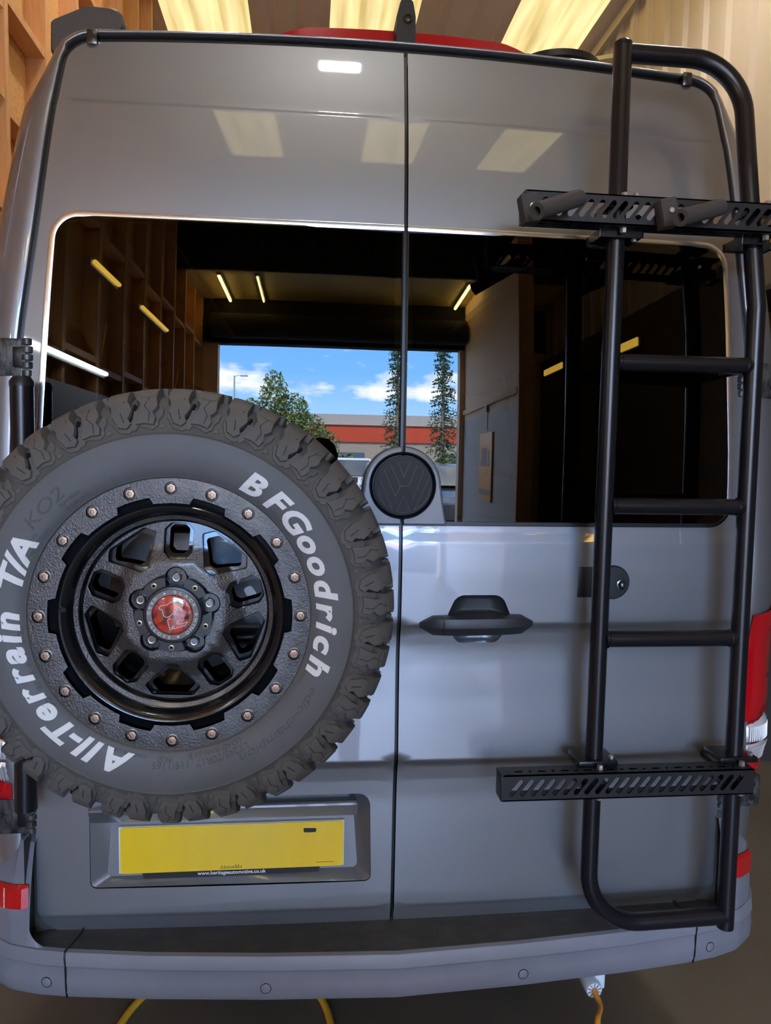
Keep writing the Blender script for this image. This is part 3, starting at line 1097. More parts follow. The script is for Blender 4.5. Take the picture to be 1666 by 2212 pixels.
# bumper -----------------------------------------------------------------------
BX = [0.0, 0.29, 0.55, 0.735, 0.80, 0.87, 0.925, 0.958, 0.975, 0.98]
BYv = [-0.112, -0.097, -0.074, -0.048, -0.034, -0.010, 0.030, 0.085, 0.17, 0.60]
BPATH = []
_pth = fillet([Vector((x, y, 0)) for x, y in zip(BX, BYv)], 0.08, 5)
for v in _pth:
    BPATH.append((v.x, v.y))
full = [(-x, y) for x, y in reversed(BPATH[1:])] + BPATH
def bnorm(i):
    a, b = full[max(0, i - 1)], full[min(len(full) - 1, i + 1)]
    t = Vector((b[0] - a[0], b[1] - a[1])).normalized()
    return Vector((t.y, -t.x))
BPROF = [(-0.014, 0.553), (-0.004, 0.551), (0.0, 0.545), (0.002, 0.522), (0.0, 0.519), (-0.001, 0.516), (0.002, 0.490), (0.0, 0.462), (-0.008, 0.447), (-0.03, 0.438), (-0.10, 0.434)]
bump = empty('bumper', (0, 0, 0.44))
bump.parent = van
bump['label'] = 'grey plastic rear bumper with black step'
mb = MB()
rws = []
for off, z in BPROF:
    rws.append([(p[0] + bnorm(i).x * off, p[1] + bnorm(i).y * off, z - 0.44 - 0.02 * max(0, abs(p[0]) - 0.6) * (1 if z < 0.5 else 0)) for i, p in enumerate(full)])
mb.grid(rws)
mb.build('bumper_cover', 'bumper_grey', bump, ang=30)
# step tread
mb = MB()
row0, row1 = [], []
xs_ = np.linspace(-0.825, 0.825, 41)
for x in xs_:
    yf_ = float(np.interp(abs(x), BX, BYv)) + 0.013
    row0.append((x, yf_, 0.5525 - 0.44))
    row1.append((x, 0.09, 0.545 - 0.44))
mb.grid([row0, row1])
mb.build('step_tread', 'step_black', bump)
for s in (-1, 1):
    # upright corner piece
    mb = MB()
    pth = [p for p in BPATH if p[0] > 0.815]
    pth = [(0.818, float(np.interp(0.818, BX, BYv)))] + pth
    rws = []
    for v in np.linspace(0, 1, 9):
        z = 0.553 + v * (0.772 - 0.553)
        row = []
        for i, p in enumerate(pth):
            ins = 0.006 + 0.030 * v - 0.012 * math.sin(v * PI)
            n = Vector((0.75, -0.66)) if i < 4 else Vector((0.95, -0.3))
            u = i / (len(pth) - 1)
            row.append((s * (p[0] - ins * min(1, u * 3)), p[1] + ins * (1 - u * 0.5) * 0.9 + 0.018 * v, z - 0.44))
        rws.append(row)
    # top turned in
    rws.append([(x * 0.985, y + 0.03, z + 0.004) for x, y, z in rws[-1]])
    # inner side turned towards the door
    inner = [[(s * 0.818, r_[0][1], r_[0][2]), (s * 0.824, r_[0][1] + 0.012, r_[0][2]), (s * 0.826, 0.10, r_[0][2])] for r_ in rws[:-1]]
    mb.grid(rws)
    mb.build('corner_piece', 'bumper_grey', bump, ang=40)
    mb = MB()
    mb.grid(inner)
    mb.build('corner_inner', 'seal', bump)
    # dark plastic behind the gap between door and corner piece
    mb = MB()
    mb.grid([[(s * 0.72, 0.045, z - 0.44), (s * 0.80, 0.045, z - 0.44), (s * 0.828, 0.03, z - 0.44), (s * 0.832, -0.005, z - 0.44)] for z in (0.545, 0.62, 0.70, 0.79)])
    mb.build('step_side', 'step_black', bump)
    # rounded web where the corner piece runs into the step front
    mb = MB()
    yc_ = float(np.interp(0.80, BX, BYv))
    rws = []
    for v in np.linspace(0, 1, 9):
        a_ = v * PI / 2
        xx, zz = 0.770 + 0.050 * math.sin(a_), 0.553 + 0.050 * (1 - math.cos(a_))
        rws.append([(s * xx, yc_ + 0.004 + 0.012 * v, zz - 0.44), (s * (0.770 + 0.054 * v), yc_ - 0.002 + 0.012 * v, 0.5525 - 0.44 + 0.004 * v)])
    mb.grid(rws)
    mb.build('corner_web', 'bumper_grey', bump)
    # reflector on the corner
    mb = MB()
    rws = []
    for z in (0.690, 0.684, 0.640, 0.634):
        v = (z - 0.553) / 0.219
        row = []
        for i in range(9):
            u = i / 8
            x = 0.822 + u * 0.115
            y = float(np.interp(x, BX, BYv)) + 0.008 + 0.02 * v + 0.006 * u
            pr = -0.012 if (0 < i < 8 and z in (0.684, 0.640)) else -0.003
            row.append((s * x, y + pr, z - 0.02 * u - 0.44))
        rws.append(row)
    mb.grid(rws)
    mb.build('reflector', 'reflector', bump, ang=25)
    # joint line in the cover
    mb = MB()
    i = min(range(len(full)), key=lambda k: abs(full[k][0] - s * 0.735))
    yj = float(np.interp(0.735, BX, BYv))
    mb.tube([(s * 0.735, yj + 0.003, 0.5515 - 0.44), (s * 0.735, yj - 0.0015, 0.54 - 0.44), (s * 0.733, yj - 0.002, 0.52 - 0.44), (s * 0.732, yj - 0.002, 0.47 - 0.44), (s * 0.732, yj + 0.004, 0.446 - 0.44)], 0.0022, 6)
    mb.tube([(s * 0.735, yj + 0.004, 0.553 - 0.44), (s * 0.72, 0.02, 0.553 - 0.44), (s * 0.718, 0.06, 0.551 - 0.44)], 0.0025, 6)
    mb.build('cover_joint', 'seal', bump)
    for x, z in ((0.292, 0.481), (0.776, 0.481)):
        y = float(np.interp(x, BX, BYv))
        sl = (float(np.interp(x + .02, BX, BYv)) - float(np.interp(x - .02, BX, BYv))) / .04
        o = MB().lathe([(0.0105, 0.003), (0.0105, -0.0015), (0.0098, -0.002), (0.0001, -0.0022)], 24).build('parking_sensor', 'bumper_grey', bump)
        o.location = (s * x, y - 0.001, z - 0.44)
        o.rotation_euler = (0, 0, s * math.atan(sl))
        q = MB().lathe([(0.0122, 0.002), (0.0122, -0.0012), (0.0106, -0.0012), (0.0106, 0.002)], 24).build('sensor_gap', 'seal', o)
for o in bump.children:
    pass

# high level brake light, rear camera, roof fan --------------------------------
bl = empty('brake_light', (0, 0.19, 2.645))
bl.parent = van
bl['label'] = 'long red high-level brake light'
mb = MB()
rws = []
for k in range(25):
    u = k / 24
    x = -0.292 + u * 0.60
    hgt = 0.030 * min(1, min(u, 1 - u) / 0.10) ** 0.8 + 0.002
    dz = 0.012 * (1 - (2 * u - 1) ** 2)
    rws.append([(x, 0.03, -0.02), (x, -0.005, -0.005), (x, 0.0, dz + hgt * 0.55), (x, 0.05, dz + hgt), (x, 0.16, dz + hgt * 0.9), (x, 0.22, -0.02)])
mb.grid(rws)
mb.build('lens', 'red_lens', bl, ang=30)
rc = empty('reversing_camera', (0.004, 0.145, 2.645))
rc.parent = van
rc['label'] = 'small black camera on the roof edge'
mb = MB()
prof = [(-0.0235, -0.045), (0.0235, -0.045), (0.0225, 0.030), (0.015, 0.064), (-0.014, 0.064), (-0.0225, 0.030)]
po_ = rpoly(prof, [0.008, 0.008, 0.01, 0.008, 0.008, 0.01], 4)
rws = []
for y, sc_ in ((-0.030, 0.86), (-0.036, 0.80), (-0.030, 0.92), (0.0, 1.0), (0.12, 1.0)):
    pass
rws = [[(x * sc_, y, z) for x, z in po_] for y, sc_ in ((0.12, 1.0), (-0.018, 1.0), (-0.024, 0.94))]
mb.grid(rws, closed_u=True)
mb.f.append(tuple(range(len(mb.v) - len(po_), len(mb.v))))
mb.build('case', 'powder_matt', rc, ang=40)
MB().lathe([(0.011, -0.022), (0.011, -0.027), (0.009, -0.029), (0.0075, -0.029), (0.0065, -0.026), (0.0001, -0.0255)], 24, 'y', (0.003, 0, 0.022)).build('camera_lens', 'nut_dark', rc)
MB().rbox(-0.020, 0.020, -0.022, 0.03, -0.062, -0.040, 0.006).build('bracket', 'powder_matt', rc)
fan = empty('roof_fan', (0.50, 0.56, 2.69))
tag(fan, 'black round roof fan dome on the van roof', 'roof fan')
MB().lathe([(0.115, -0.02), (0.115, 0.075), (0.11, 0.08)], 48, 'z').build('collar', 'step_black', fan)
MB().lathe([(0.122, 0.080), (0.134, 0.086), (0.132, 0.104), (0.10, 0.116), (0.05, 0.121), (0.0001, 0.122)], 48, 'z').build('dome', 'powder_matt', fan)

# awning cassette -----------------------------------------------------------------
aw = empty('awning', (-0.80, 0.36, 2.66))
tag(aw, 'dark grey awning cassette along the left roof edge', 'awning')
AO = rpoly([(-0.060, -0.035), (0.070, 0.005), (0.128, 0.060), (0.105, 0.100), (0.030, 0.102), (-0.058, 0.060)], [0.02, 0.04, 0.05, 0.03, 0.03, 0.012], 6)
mb = MB()
rws = []
for y, sc_ in ((0.0, 0.93), (-0.004, 0.97), (0.006, 1.0), (3.2, 1.0)):
    rws.append([(0.03 + (x - 0.03) * sc_, y, 0.035 + (z - 0.035) * sc_) for x, z in AO])
rws2 = rws[2:]
mb.grid(rws2, closed_u=True)
mb.build('cassette', 'powder_matt', aw)
mb = MB()
mb.grid([rws[2], [(x, -0.012, z) for x, y, z in rws[2]], [(0.03 + (x - 0.03) * .93, -0.02, 0.035 + (z - 0.035) * .93) for x, y, z in rws[2]]], closed_u=True)
mb.f.append(tuple(range(len(mb.v) - len(AO), len(mb.v))))
mb.build('end_cap', 'awning', aw)
MB().box(0.05, 0.16, 0.02, 0.07, -0.03, 0.06).build('bracket', 'powder_matt', aw)

# ------------------------------------------------------------------ ladder
LY = -0.10
lad = empty('ladder', (0.60, LY, 0.57))
tag(lad, 'black tubular ladder mounted on the right rear door', 'ladder')
LO = Vector(lad.location)
TR = 0.0195
def L(px, py, y):
    return at(px, py, y) - LO
xl = 0.437
# inner rail with the rounded foot
pth = fillet([(xl + 0.010, 0.03, 2.540), (xl, 0.0, 2.20), (xl, 0, 0.592), (0.772, 0, 0.600)], [0, 0.9, 0.125, 0], 12)
pth = [Vector((p.x - LO.x, p.y, p.z - LO.z)) for p in pth]
MB().tube(pth, TR, 20).build('rail', 'powder', lad)
pth = fillet([(0.774, 0, 0.572), (0.764, 0, 2.00), (0.735, 0.015, 2.30), (0.724, 0.045, 2.535), (xl + 0.018, 0.045, 2.535)], [0, 0.05, 0.15, 0.135, 0], 12)
pth = [Vector((p.x - LO.x, p.y, p.z - LO.z)) for p in pth]
MB().tube(pth, TR, 20).build('rail', 'powder', lad)
for z in (1.872, 1.560, 1.262):
    MB().tube([(xl - LO.x + 0.014, 0, z - LO.z), (0.764 - LO.x - 0.008, 0, z - LO.z)], 0.0185, 18).build('rung', 'powder', lad)
    for x in (xl + 0.019, 0.764 - 0.019):
        MB().lathe([(0.0190, -0.003), (0.0212, 0.0), (0.0190, 0.003)], 18, 'x', (x - LO.x, 0, z - LO.z)).build('weld', 'powder', lad)
MB().lathe([(0.0001, 0.020), (0.016, 0.020), (0.0198, 0.016), (0.0198, 0.0)], 20, 'z', (xl + 0.010 - LO.x, 0.03, 2.530 - LO.z)).build('end_cap', 'powder', lad)
# stand-offs to the door
for x, z in ((xl, 0.945), (0.768, 0.945), (0.764, 1.872)):
    MB().tube([(x - LO.x, 0, z - LO.z), (x - LO.x, SY(x, z) - LY - 0.004, z - LO.z)], 0.014, 12).build('standoff', 'powder', lad)

# ------------------------------------------------------------------ perforated racks on the ladder
def rack(name, label, x0, x1, zc, hgt, tilt, slots, sx0, pitch, slen, swid, yfront, depth=0.045):
    e = empty(name, (x0, yfront, zc))
    tag(e, label, 'rack')
    Lx = x1 - x0
    holes = [stadium(sx0 + k * pitch, 0.0, slen, swid, tilt) for k in range(slots)]
    out = rpoly([(0, -hgt / 2), (Lx, -hgt / 2), (Lx, hgt / 2), (0, hgt / 2)], 0.003, 3)
    panel('front_plate', 'powder_matt', e, out, holes, None, 0.003, None, None, 0.2, True)
    # top and bottom flanges with small slots
    for sz, nm in ((1, 'top_flange'), (-1, 'bottom_flange')):
        hs = []
        k = 0
        x = 0.03
        while x < Lx - 0.04:
            ww = 0.018 if k % 2 == 0 else 0.006
            hs.append(rpoly([(x, 0.014), (x + ww, 0.014), (x + ww, 0.021), (x, 0.021)], 0.002, 2))
            x += ww + 0.014
            k += 1
        fn = (lambda zz: (lambda u, v_: (u, v_, zz)))(sz * hgt / 2)
        panel(nm, 'powder_matt', e, [(0, 0.0), (Lx, 0.0), (Lx, depth), (0, depth)], hs, fn, 0.003, None, None, 0.2, True, (0, 0, -sz))
    MB().rbox(-0.003, 0.001, 0.0, depth, -hgt / 2, hgt / 2, 0.001).build('end_plate', 'powder_matt', e)
    return e
SLANT = R(52)
rkU = rack('perforated_rack', 'upper black perforated rack holding two foam-sleeved hooks', 0.222, 0.86, 2.172, 0.060, SLANT, 25, 0.030, 0.0240, 0.044, 0.0115, -0.160)
rkL = rack('perforated_rack', 'lower black perforated rack across the ladder foot', 0.212, 0.786, 0.951, 0.058, SLANT, 22, 0.030, 0.0240, 0.044, 0.0110, -0.160)
for rk, zc, hz in ((rkU, 2.172, 0.030), (rkL, 0.951, 0.029)):
    for xr, yy in ((xl, 0.060), (0.752 if zc > 2 else 0.768, 0.060)):
        x = xr - rk.location.x
        mb = MB()
        mb.tube([(x - 0.045, 0.050, 0.0), (x - 0.034, 0.078, 0.0), (x - 0.012, 0.088, 0), (x + 0.012, 0.088, 0), (x + 0.034, 0.078, 0), (x + 0.045, 0.050, 0)], 0.009, 8)
        mb.build('clamp', 'powder', rk)
        for sz in (1, -1):
            mb = MB()
            s_ = -1 if zc > 2 else 1
            mb.rbox(x - 0.045, x + 0.045, 0.030, 0.105, sz * (hz + 0.001), sz * (hz + 0.001) + sz * 0.012, 0.003) if sz == s_ else mb.rbox(x - 0.03, x + 0.03, 0.045, 0.1, sz * (hz - 0.010), sz * hz, 0.002)
            mb.build('clamp_plate', 'powder', rk)
            MB().lathe([(0.0001, sz * 0.010), (0.0065, sz * 0.010), (0.0072, sz * 0.007), (0.0072, 0.0)], 6, 'z', (x - 0.002, 0.018, sz * (hz + 0.0005))).build('bolt', 'zinc', rk)
            MB().lathe([(0.0001, sz * 0.008), (0.0055, sz * 0.008), (0.006, sz * 0.005), (0.006, 0.0)], 6, 'z', (x + 0.034, 0.045, sz * (hz + 0.012))).build('bolt', 'zinc', rk)
# foam sleeved hooks of the upper rack
for k, (pa, pb, pc) in enumerate((((1160, 456), (1252, 428), (1146, 446)), ((1470, 470), (1556, 448), (1446, 456)))):
    hk = empty('sleeved_hook', rkU.location)
    tag(hk, ('foam-sleeved hook at the free left end of the upper rack', 'foam-sleeved hook over the ladder on the upper rack')[k], 'hook', 'hooks on the upper rack')
    o_ = Vector(rkU.location)
    a = at(*pa, -0.262) - o_
    b = at(*pb, -0.185) - o_
    d = (b - a).normalized()
    mb = MB()
    mb.tube([a, a + (b - a) * .5, b], 0.0165, 20, False)
    mb.tube([a, a + (b - a) * .5, b], 0.0085, 14, False)
    sd = d.cross(Vector((0, 0, 1))).normalized()
    uu = sd.cross(d)
    for e_ in (a, b):
        ring = [[e_ + (sd * math.cos(t) + uu * math.sin(t)) * r_ for t in [2 * PI * q / 20 for q in range(20)]] for r_ in (0.0085, 0.0165)]
        mb.grid(ring, closed_u=True)
    mb.build('foam_sleeve', 'foam', hk)
    # slit flap along the top of the sleeve
    mb = MB()
    up_ = Vector((0, 0, 1))
    mb.grid([[a + (b - a) * t + up_ * 0.0150 + sd * -0.004, a + (b - a) * t + up_ * 0.0185 + sd * -0.001] for t in (0.05, 0.3, 0.6, 0.9)])
    mb.build('slit_flap', 'foam', hk)
    c = at(*pc, -0.195) - o_
    mb = MB()
    M = Matrix.Translation(c) @ Matrix.Rotation(R(-12), 4, 'Y')
    mb.rbox(-0.016, 0.018, -0.004, 0.030, -0.030, 0.026, 0.003, M)
    mb.build('bracket', 'foam', hk)
    MB().lathe([(0.0001, -0.009), (0.005, -0.009), (0.0062, -0.006), (0.0062, -0.003)], 12, 'y', c + Vector((0.002, 0, 0))).build('rivet', 'zinc', hk)
    MB().tube([c + Vector((0.0, 0.02, 0)), (c.x + 0.02, 0.0, c.z), (c.x + 0.05, 0.0, c.z)], 0.005, 8).build('pin', 'zinc', hk)
    MB().tube([b, (b.x + 0.005, 0.0, b.z)], 0.007, 10).build('rod', 'powder', hk)
MB().rbox(0.545, 0.60, 0.012, 0.05, -0.042, -0.032, 0.003).build('cable_tie', 'yellow_tin', rkU)

# ------------------------------------------------------------------ wheel carrier
car = empty('wheel_carrier', (-0.81, -0.03, 0.88))
tag(car, 'black tube carrier holding the spare wheel to the left door', 'wheel carrier')
co = Vector(car.location)
mb = MB()
mb.tube([(0.002, 0, 1.80 - co.z), (0.001, 0, 1.5 - co.z), (-0.006, 0, 0.875 - co.z)], 0.0235, 20)
mb.build('post', 'powder', car)
# slanted open top of the post
mb = MB()
MB().lathe([(0.0001, 0.012), (0.018, 0.010), (0.0245, 0.0), (0.0245, -0.01)], 20, 'z', (0.002, 0, 1.80 - co.z)).build('post_cap', 'powder_matt', car)
for z in (1.505, 1.262):
    MB().tube([(0, 0, z - co.z), (0.55, -0.03, z - co.z)], 0.019, 16).build('arm', 'powder', car)
MB().tube([(0.37, -0.03, 1.22 - co.z), (0.37, -0.03, 1.55 - co.z)], 0.02, 16).build('upright', 'powder', car)
MB().lathe([(0.0001, -0.33), (0.055, -0.33), (0.055, -0.20), (0.045, -0.16), (0.045, -0.02), (0.0001, -0.02)], 28, 'y', (0.37, 0, 1.383 - co.z)).build('hub_mount', 'powder', car)
MB().lathe([(0.0001, -0.012), (0.012, -0.012), (0.012, 0.0)], 12, 'y', (0.50, -0.045, 1.505 - co.z)).build('bolt', 'zinc', car)

# ------------------------------------------------------------------ spare wheel
WC = Vector((-0.4400, -0.390, 1.383))
wh = empty('spare_wheel', WC)
tag(wh, 'all-terrain spare tyre on a black bolted alloy wheel', 'wheel')
# carcass profile (r, y): from the bead over the sidewall and tread to the rear
PROF = [(0.2250, 0.030), (0.2290, 0.008), (0.2325, -0.001), (0.2400, -0.0085), (0.2550, -0.0140), (0.2750, -0.0170), (0.2950, -0.0165), (0.3080, -0.0135),
        (0.3105, -0.0100), (0.3300, -0.0030), (0.3480, 0.0080), (0.3600, 0.0220), (0.3690, 0.0360), (0.3730, 0.0510), (0.3750, 0.0800), (0.3760, 0.1180),
        (0.3750, 0.1560), (0.3730, 0.1860), (0.3650, 0.2080), (0.3300, 0.2350), (0.2900, 0.2480), (0.2400, 0.2400), (0.2250, 0.2200)]
tyre = MB().lathe(PROF, 184).build('tyre', 'rubber', wh, ang=60)
PR = np.array(PROF[7:])
_d = np.concatenate([[0], np.cumsum(np.linalg.norm(np.diff(PR, axis=0), axis=1))])
def tread_pt(th, s, h):
    """th degrees clockwise from the top seen by the camera, s metres along the profile from the shoulder line, h proud"""
    r_ = np.interp(s, _d, PR[:, 0]); y_ = np.interp(s, _d, PR[:, 1])
    r2 = np.interp(s + 0.004, _d, PR[:, 0]); y2 = np.interp(s + 0.004, _d, PR[:, 1])
    r1 = np.interp(max(0, s - 0.004), _d, PR[:, 0]); y1 = np.interp(max(0, s - 0.004), _d, PR[:, 1])
    t = np.array([r2 - r1, y2 - y1]); t /= np.linalg.norm(t)
    n = np.array([t[1], -t[0]])
    r_ += n[0] * h; y_ += n[1] * h
    a = R(th)
    return (r_ * math.sin(a), y_, r_ * math.cos(a))
def lug(name, poly, h0, h1, m, shrink=0.86):
    """raised block over polygon (deg, s): height runs from h0 on the sidewall to h1 on the tread, edges chamfered"""
    V, F, loops = tri2d([(a * 0.006, s) for a, s in poly], [], list(np.arange(-0.02, 0.12, 0.006)), list(np.arange(0, 0.2, 0.006)), 0.006)
    hgt = lambda s: h0 + (h1 - h0) * min(1, max(0, (s - 0.012) / 0.045))
    mb = MB()
    mb.add([tread_pt(x / 0.006, s, hgt(s)) for x, s in V], [tuple(int(q) for q in t) for t in F])
    Lp = loops[0]
    n = len(Lp)
    top = [tread_pt(x / 0.006, s, hgt(s)) for x, s in Lp]
    bot = []
    for i in range(n):
        a, b = np.array(Lp[i - 1]), np.array(Lp[(i + 1) % n])
        t = b - a
        t /= np.linalg.norm(t) + 1e-9
        o = np.array([t[1], -t[0]]) * 0.0022
        bot.append(tread_pt((Lp[i][0] + o[0]) / 0.006, max(0, Lp[i][1] + o[1]), -0.002))
    mb.grid([top, bot], closed_u=True)
    return mb.build(name, m, tyre, ang=30)
UNIT = 360.0 / 23
S_E = 0.085
# one unit: raised plate on the shoulder, wide lug with a thorn groove, stepped lug
plate = lug('shoulder_plate', [(0.3, 0.046), (0.2, 0.030), (1.0, 0.021), (1.8, 0.012), (4.6, 0.007), (5.8, 0.012), (6.6, 0.010), (7.6, 0.018), (9.0, 0.016), (11.6, 0.010), (13.3, 0.017), (13.4, 0.026), (14.4, 0.034), (14.6, 0.046)], 0.0024, 0.0040, 'lug_rubber')
lugA = lug('tread_block', [(0.5, 0.105), (0.2, 0.062), (1.1, 0.050), (0.8, 0.038), (1.9, 0.020), (4.2, 0.015), (5.6, 0.022), (5.0, 0.030), (6.3, 0.044), (5.3, 0.060), (5.7, 0.105)], 0.0062, 0.0145, 'lug_rubber')
lugB = lug('tread_block', [(8.0, 0.105), (7.7, 0.062), (8.7, 0.052), (8.2, 0.036), (7.1, 0.020), (9.6, 0.0205), (12.0, 0.017), (12.6, 0.027), (11.9, 0.038), (13.2, 0.046), (12.7, 0.062), (13.2, 0.105)], 0.0056, 0.0145, 'lug_rubber')
step1 = lug('tread_step', [(8.3, 0.084), (8.4, 0.066), (10.8, 0.064), (12.4, 0.066), (12.6, 0.084)], 0.0150, 0.0156, 'lug_rubber')
tri = lug('shoulder_mark', [(13.75, 0.012), (14.15, 0.0225), (15.5, 0.0145)], 0.0018, 0.0018, 'lug_rubber')
rear = lug('tread_block', [(1.0, 0.190), (0.6, 0.150), (6.4, 0.146), (6.9, 0.190)], 0.0145, 0.0145, 'lug_rubber')
rear2 = lug('tread_block', [(8.4, 0.190), (8.0, 0.148), (13.6, 0.151), (14.0, 0.190)], 0.0145, 0.0145, 'lug_rubber')
midA = lug('tread_block', [(1.5, 0.139), (0.5, 0.125), (2.5, 0.114), (7.2, 0.112), (7.8, 0.124), (6.0, 0.139)], 0.0145, 0.0145, 'lug_rubber')
midB = lug('tread_block', [(9.2, 0.141), (8.8, 0.126), (10.4, 0.113), (14.2, 0.113), (14.9, 0.128), (13.2, 0.141)], 0.0145, 0.0145, 'lug_rubber')
proto = [plate, lugA, lugB, step1, tri, rear, rear2, midA, midB]
T0 = -1.2
for k in range(23):
    for p in proto:
        if k == 0:
            p.rotation_euler = (0, R(T0), 0)
        else:
            copy_obj(p, tyre, None, (0, R(T0 + k * UNIT), 0))
# fine sipes: thin dark cuts on each wide lug
def sipe(name, pts, h0, h1, r_=0.0008):
    mb = MB()
    mb.tube([tread_pt(a, s, h0 + (h1 - h0) * min(1, max(0, (s - 0.012) / 0.045)) - 0.0002) for a, s in pts], r_, 5, False)
    return mb.build(name, 'dark_hole', tyre)
sp1 = sipe('sipe', [(4.9, 0.085), (4.4, 0.060), (3.2, 0.040), (3.9, 0.024)], 0.0062, 0.0145)
sp2 = sipe('sipe', [(10.9, 0.085), (10.9, 0.062), (9.8, 0.047), (11.1, 0.036), (10.6, 0.022)], 0.0056, 0.0145)
thorn = lug('thorn_groove', [(6.5, 0.060), (7.1, 0.060), (5.9, 0.030), (4.0, 0.0165), (6.0, 0.036)], 0.0064, 0.0064, 'dark_hole')
for k in range(23):
    for p in (sp1, sp2, thorn):
        if k == 0:
            p.rotation_euler = (0, R(T0), 0)
        else:
            copy_obj(p, tyre, None, (0, R(T0 + k * UNIT), 0))
# sidewall band and its border ribs
MB().lathe([(r_, y_ - 0.0006) for r_, y_ in PROF[2:8]], 184).build('sidewall', 'sidewall', tyre, ang=80)
MB().lathe([(0.3070, -0.0142), (0.3090, -0.0150), (0.3105, -0.0125)], 184).build('sidewall_rib', 'rubber', tyre)
MB().lathe([(0.2350, -0.0045), (0.2365, -0.0075), (0.2385, -0.0080)], 184).build('rim_guard_rib', 'rubber', tyre)
PRs = np.array(PROF[:9])
def side_y(r_):
    return float(np.interp(r_, PRs[1:, 0], PRs[1:, 1]))
def arc_glyph(s, ang, r0, size, m, parent, name='letter', sx=1.0, shear=0.0, off=0.0, proud=0.0012, depth=0.0012, inward=False, surf=None):
    v, f = text_mesh(s, size, shear, off, 0.0)
    if not len(v):
        return
    surf = surf or (lambda r_: side_y(r_))
    if size > 0.02:
        bm = bmesh.new()
        bv = [bm.verts.new((q[0], q[1], 0)) for q in v]
        for q in f:
            try:
                bm.faces.new([bv[i] for i in q])
            except ValueError:
                pass
        bmesh.ops.triangulate(bm, faces=bm.faces[:])
        for _ in range(3):
            le = [e_ for e_ in bm.edges if e_.calc_length() > 0.005]
            if le:
                bmesh.ops.subdivide_edges(bm, edges=le, cuts=1)
                bmesh.ops.triangulate(bm, faces=bm.faces[:])
        bm.verts.index_update()
        v = np.array([tuple(q.co) for q in bm.verts])
        f = [tuple(x.index for x in q.verts) for q in bm.faces]
        bm.free()
    P = []
    n = len(v)
    for lay, dy in ((0, -proud), (1, -proud + depth)):
        for x, y, _z in v:
            if inward:
                r_ = r0 - y
                a = R(ang) - x * sx / r0
            else:
                r_ = r0 + y
                a = R(ang) + x * sx / r0
            P.append((r_ * math.sin(a), surf(r_) + dy, r_ * math.cos(a)))
    F = list(f)
    cnt = {}
    for q in f:
        for i in range(len(q)):
            e = (q[i], q[(i + 1) % len(q)])
            cnt[e] = cnt.get(e, 0) + 1
    for (a, b) in cnt:
        if (b, a) not in cnt:
            F.append((b, a, a + n, b + n))
    me = bpy.data.meshes.new(name)
    me.from_pydata(P, [], F)
    return link(name, me, m, parent)
LR = 0.2585
c0 = (373, 1325)
def ang_of(px, py):
    return math.degrees(math.atan2(px - 371, -(py - 1326)))
for ch, (px, py) in zip('BFGoodrich', ((547, 1030), (599, 1064), (641, 1106), (671, 1156), (696, 1204), (715, 1257), (722, 1308), (724, 1347), (716, 1387), (704, 1441))):
    arc_glyph(ch, ang_of(px, py), LR - 0.0115, 0.0510, 'letter_white', tyre, 'letter', 1.18, 0.22, 0.0020, 0.0022, 0.0022)
for ch, (px, py) in zip('All-Terrain', ((252, 1654), (203, 1639), (181, 1626), (158, 1613), (127, 1596), (95, 1551), (66, 1511), (42, 1466), (22, 1419), (14, 1380), (10, 1338))):
    arc_glyph(ch, ang_of(px, py), LR - 0.0115, 0.0510, 'letter_white', tyre, 'letter', 1.18, 0.22, 0.0020, 0.0022, 0.0022)
for ch, (px, py) in zip('T/A', ((18, 1241), (28, 1208), (49, 1174))):
    arc_glyph(ch, ang_of(px, py), LR - 0.0115, 0.0510, 'letter_white', tyre, 'letter', 1.18, 0.22, 0.0020, 0.0022, 0.0022)
EMB = [('KO2', (100, 1085), 0.2640, 0.030, 1.35, 0.22), ('LT245/70R17  119/116S', (440, 1665), 0.2530, 0.0170, 1.0, 0.0), ('LOAD RANGE E', (470, 1640), 0.2420, 0.0110, 1.2, 0.0),
       ('champion', (575, 1590), 0.2680, 0.0200, 1.5, 0.2), ('edic-', (675, 1525), 0.2680, 0.0200, 1.5, 0.2), ('PR10', (357, 1640), 0.2440, 0.0120, 1.0, 0.0), ('MADE IN U.S.A', (275, 1632), 0.2440, 0.0080, 1.2, 0.0),
       ('DOT  BF P8  AY11  2720', (80, 1440), 0.2420, 0.0110, 1.3, 0.0), ('M+S', (92, 1160), 0.2540, 0.0090, 1.2, 0), ('TRACTION', (100, 1165), 0.2430, 0.0090, 1.2, 0.0), ('DANGER', (160, 1065), 0.2540, 0.0080, 1.3, 0),
       ('WARNING', (180, 1078), 0.2430, 0.0080, 1.3, 0), ('TUBELESS RADIAL', (685, 1430), 0.2430, 0.0080, 1.3, 0), ('2154811A', (693, 1340), 0.2430, 0.0085, 1.3, 0), ('116  116  8', (580, 1095), 0.2430, 0.0090, 1.3, 0)]
for s_, p_, r_, sz, sx, sh in EMB:
    arc_glyph(s_, ang_of(*p_), r_, sz, 'rubber', tyre, 'embossed_text', sx, sh, 0.0, 0.0016, 0.0016)
for a in (12, 28, 62, 78, 118, 152, 172, 184, 196, 214, 232, 266, 284, 318, 338):
    mb = MB()
    mb.tube([(rr * math.sin(R(a)), side_y(rr) - 0.0004, rr * math.cos(R(a))) for rr in (0.241, 0.247, 0.254)], 0.0006, 5)
    mb.build('mould_line', 'rubber', tyre)

# rim ---------------------------------------------------------------------------
rim = empty('rim', (0, 0, 0))
rim.parent = wh
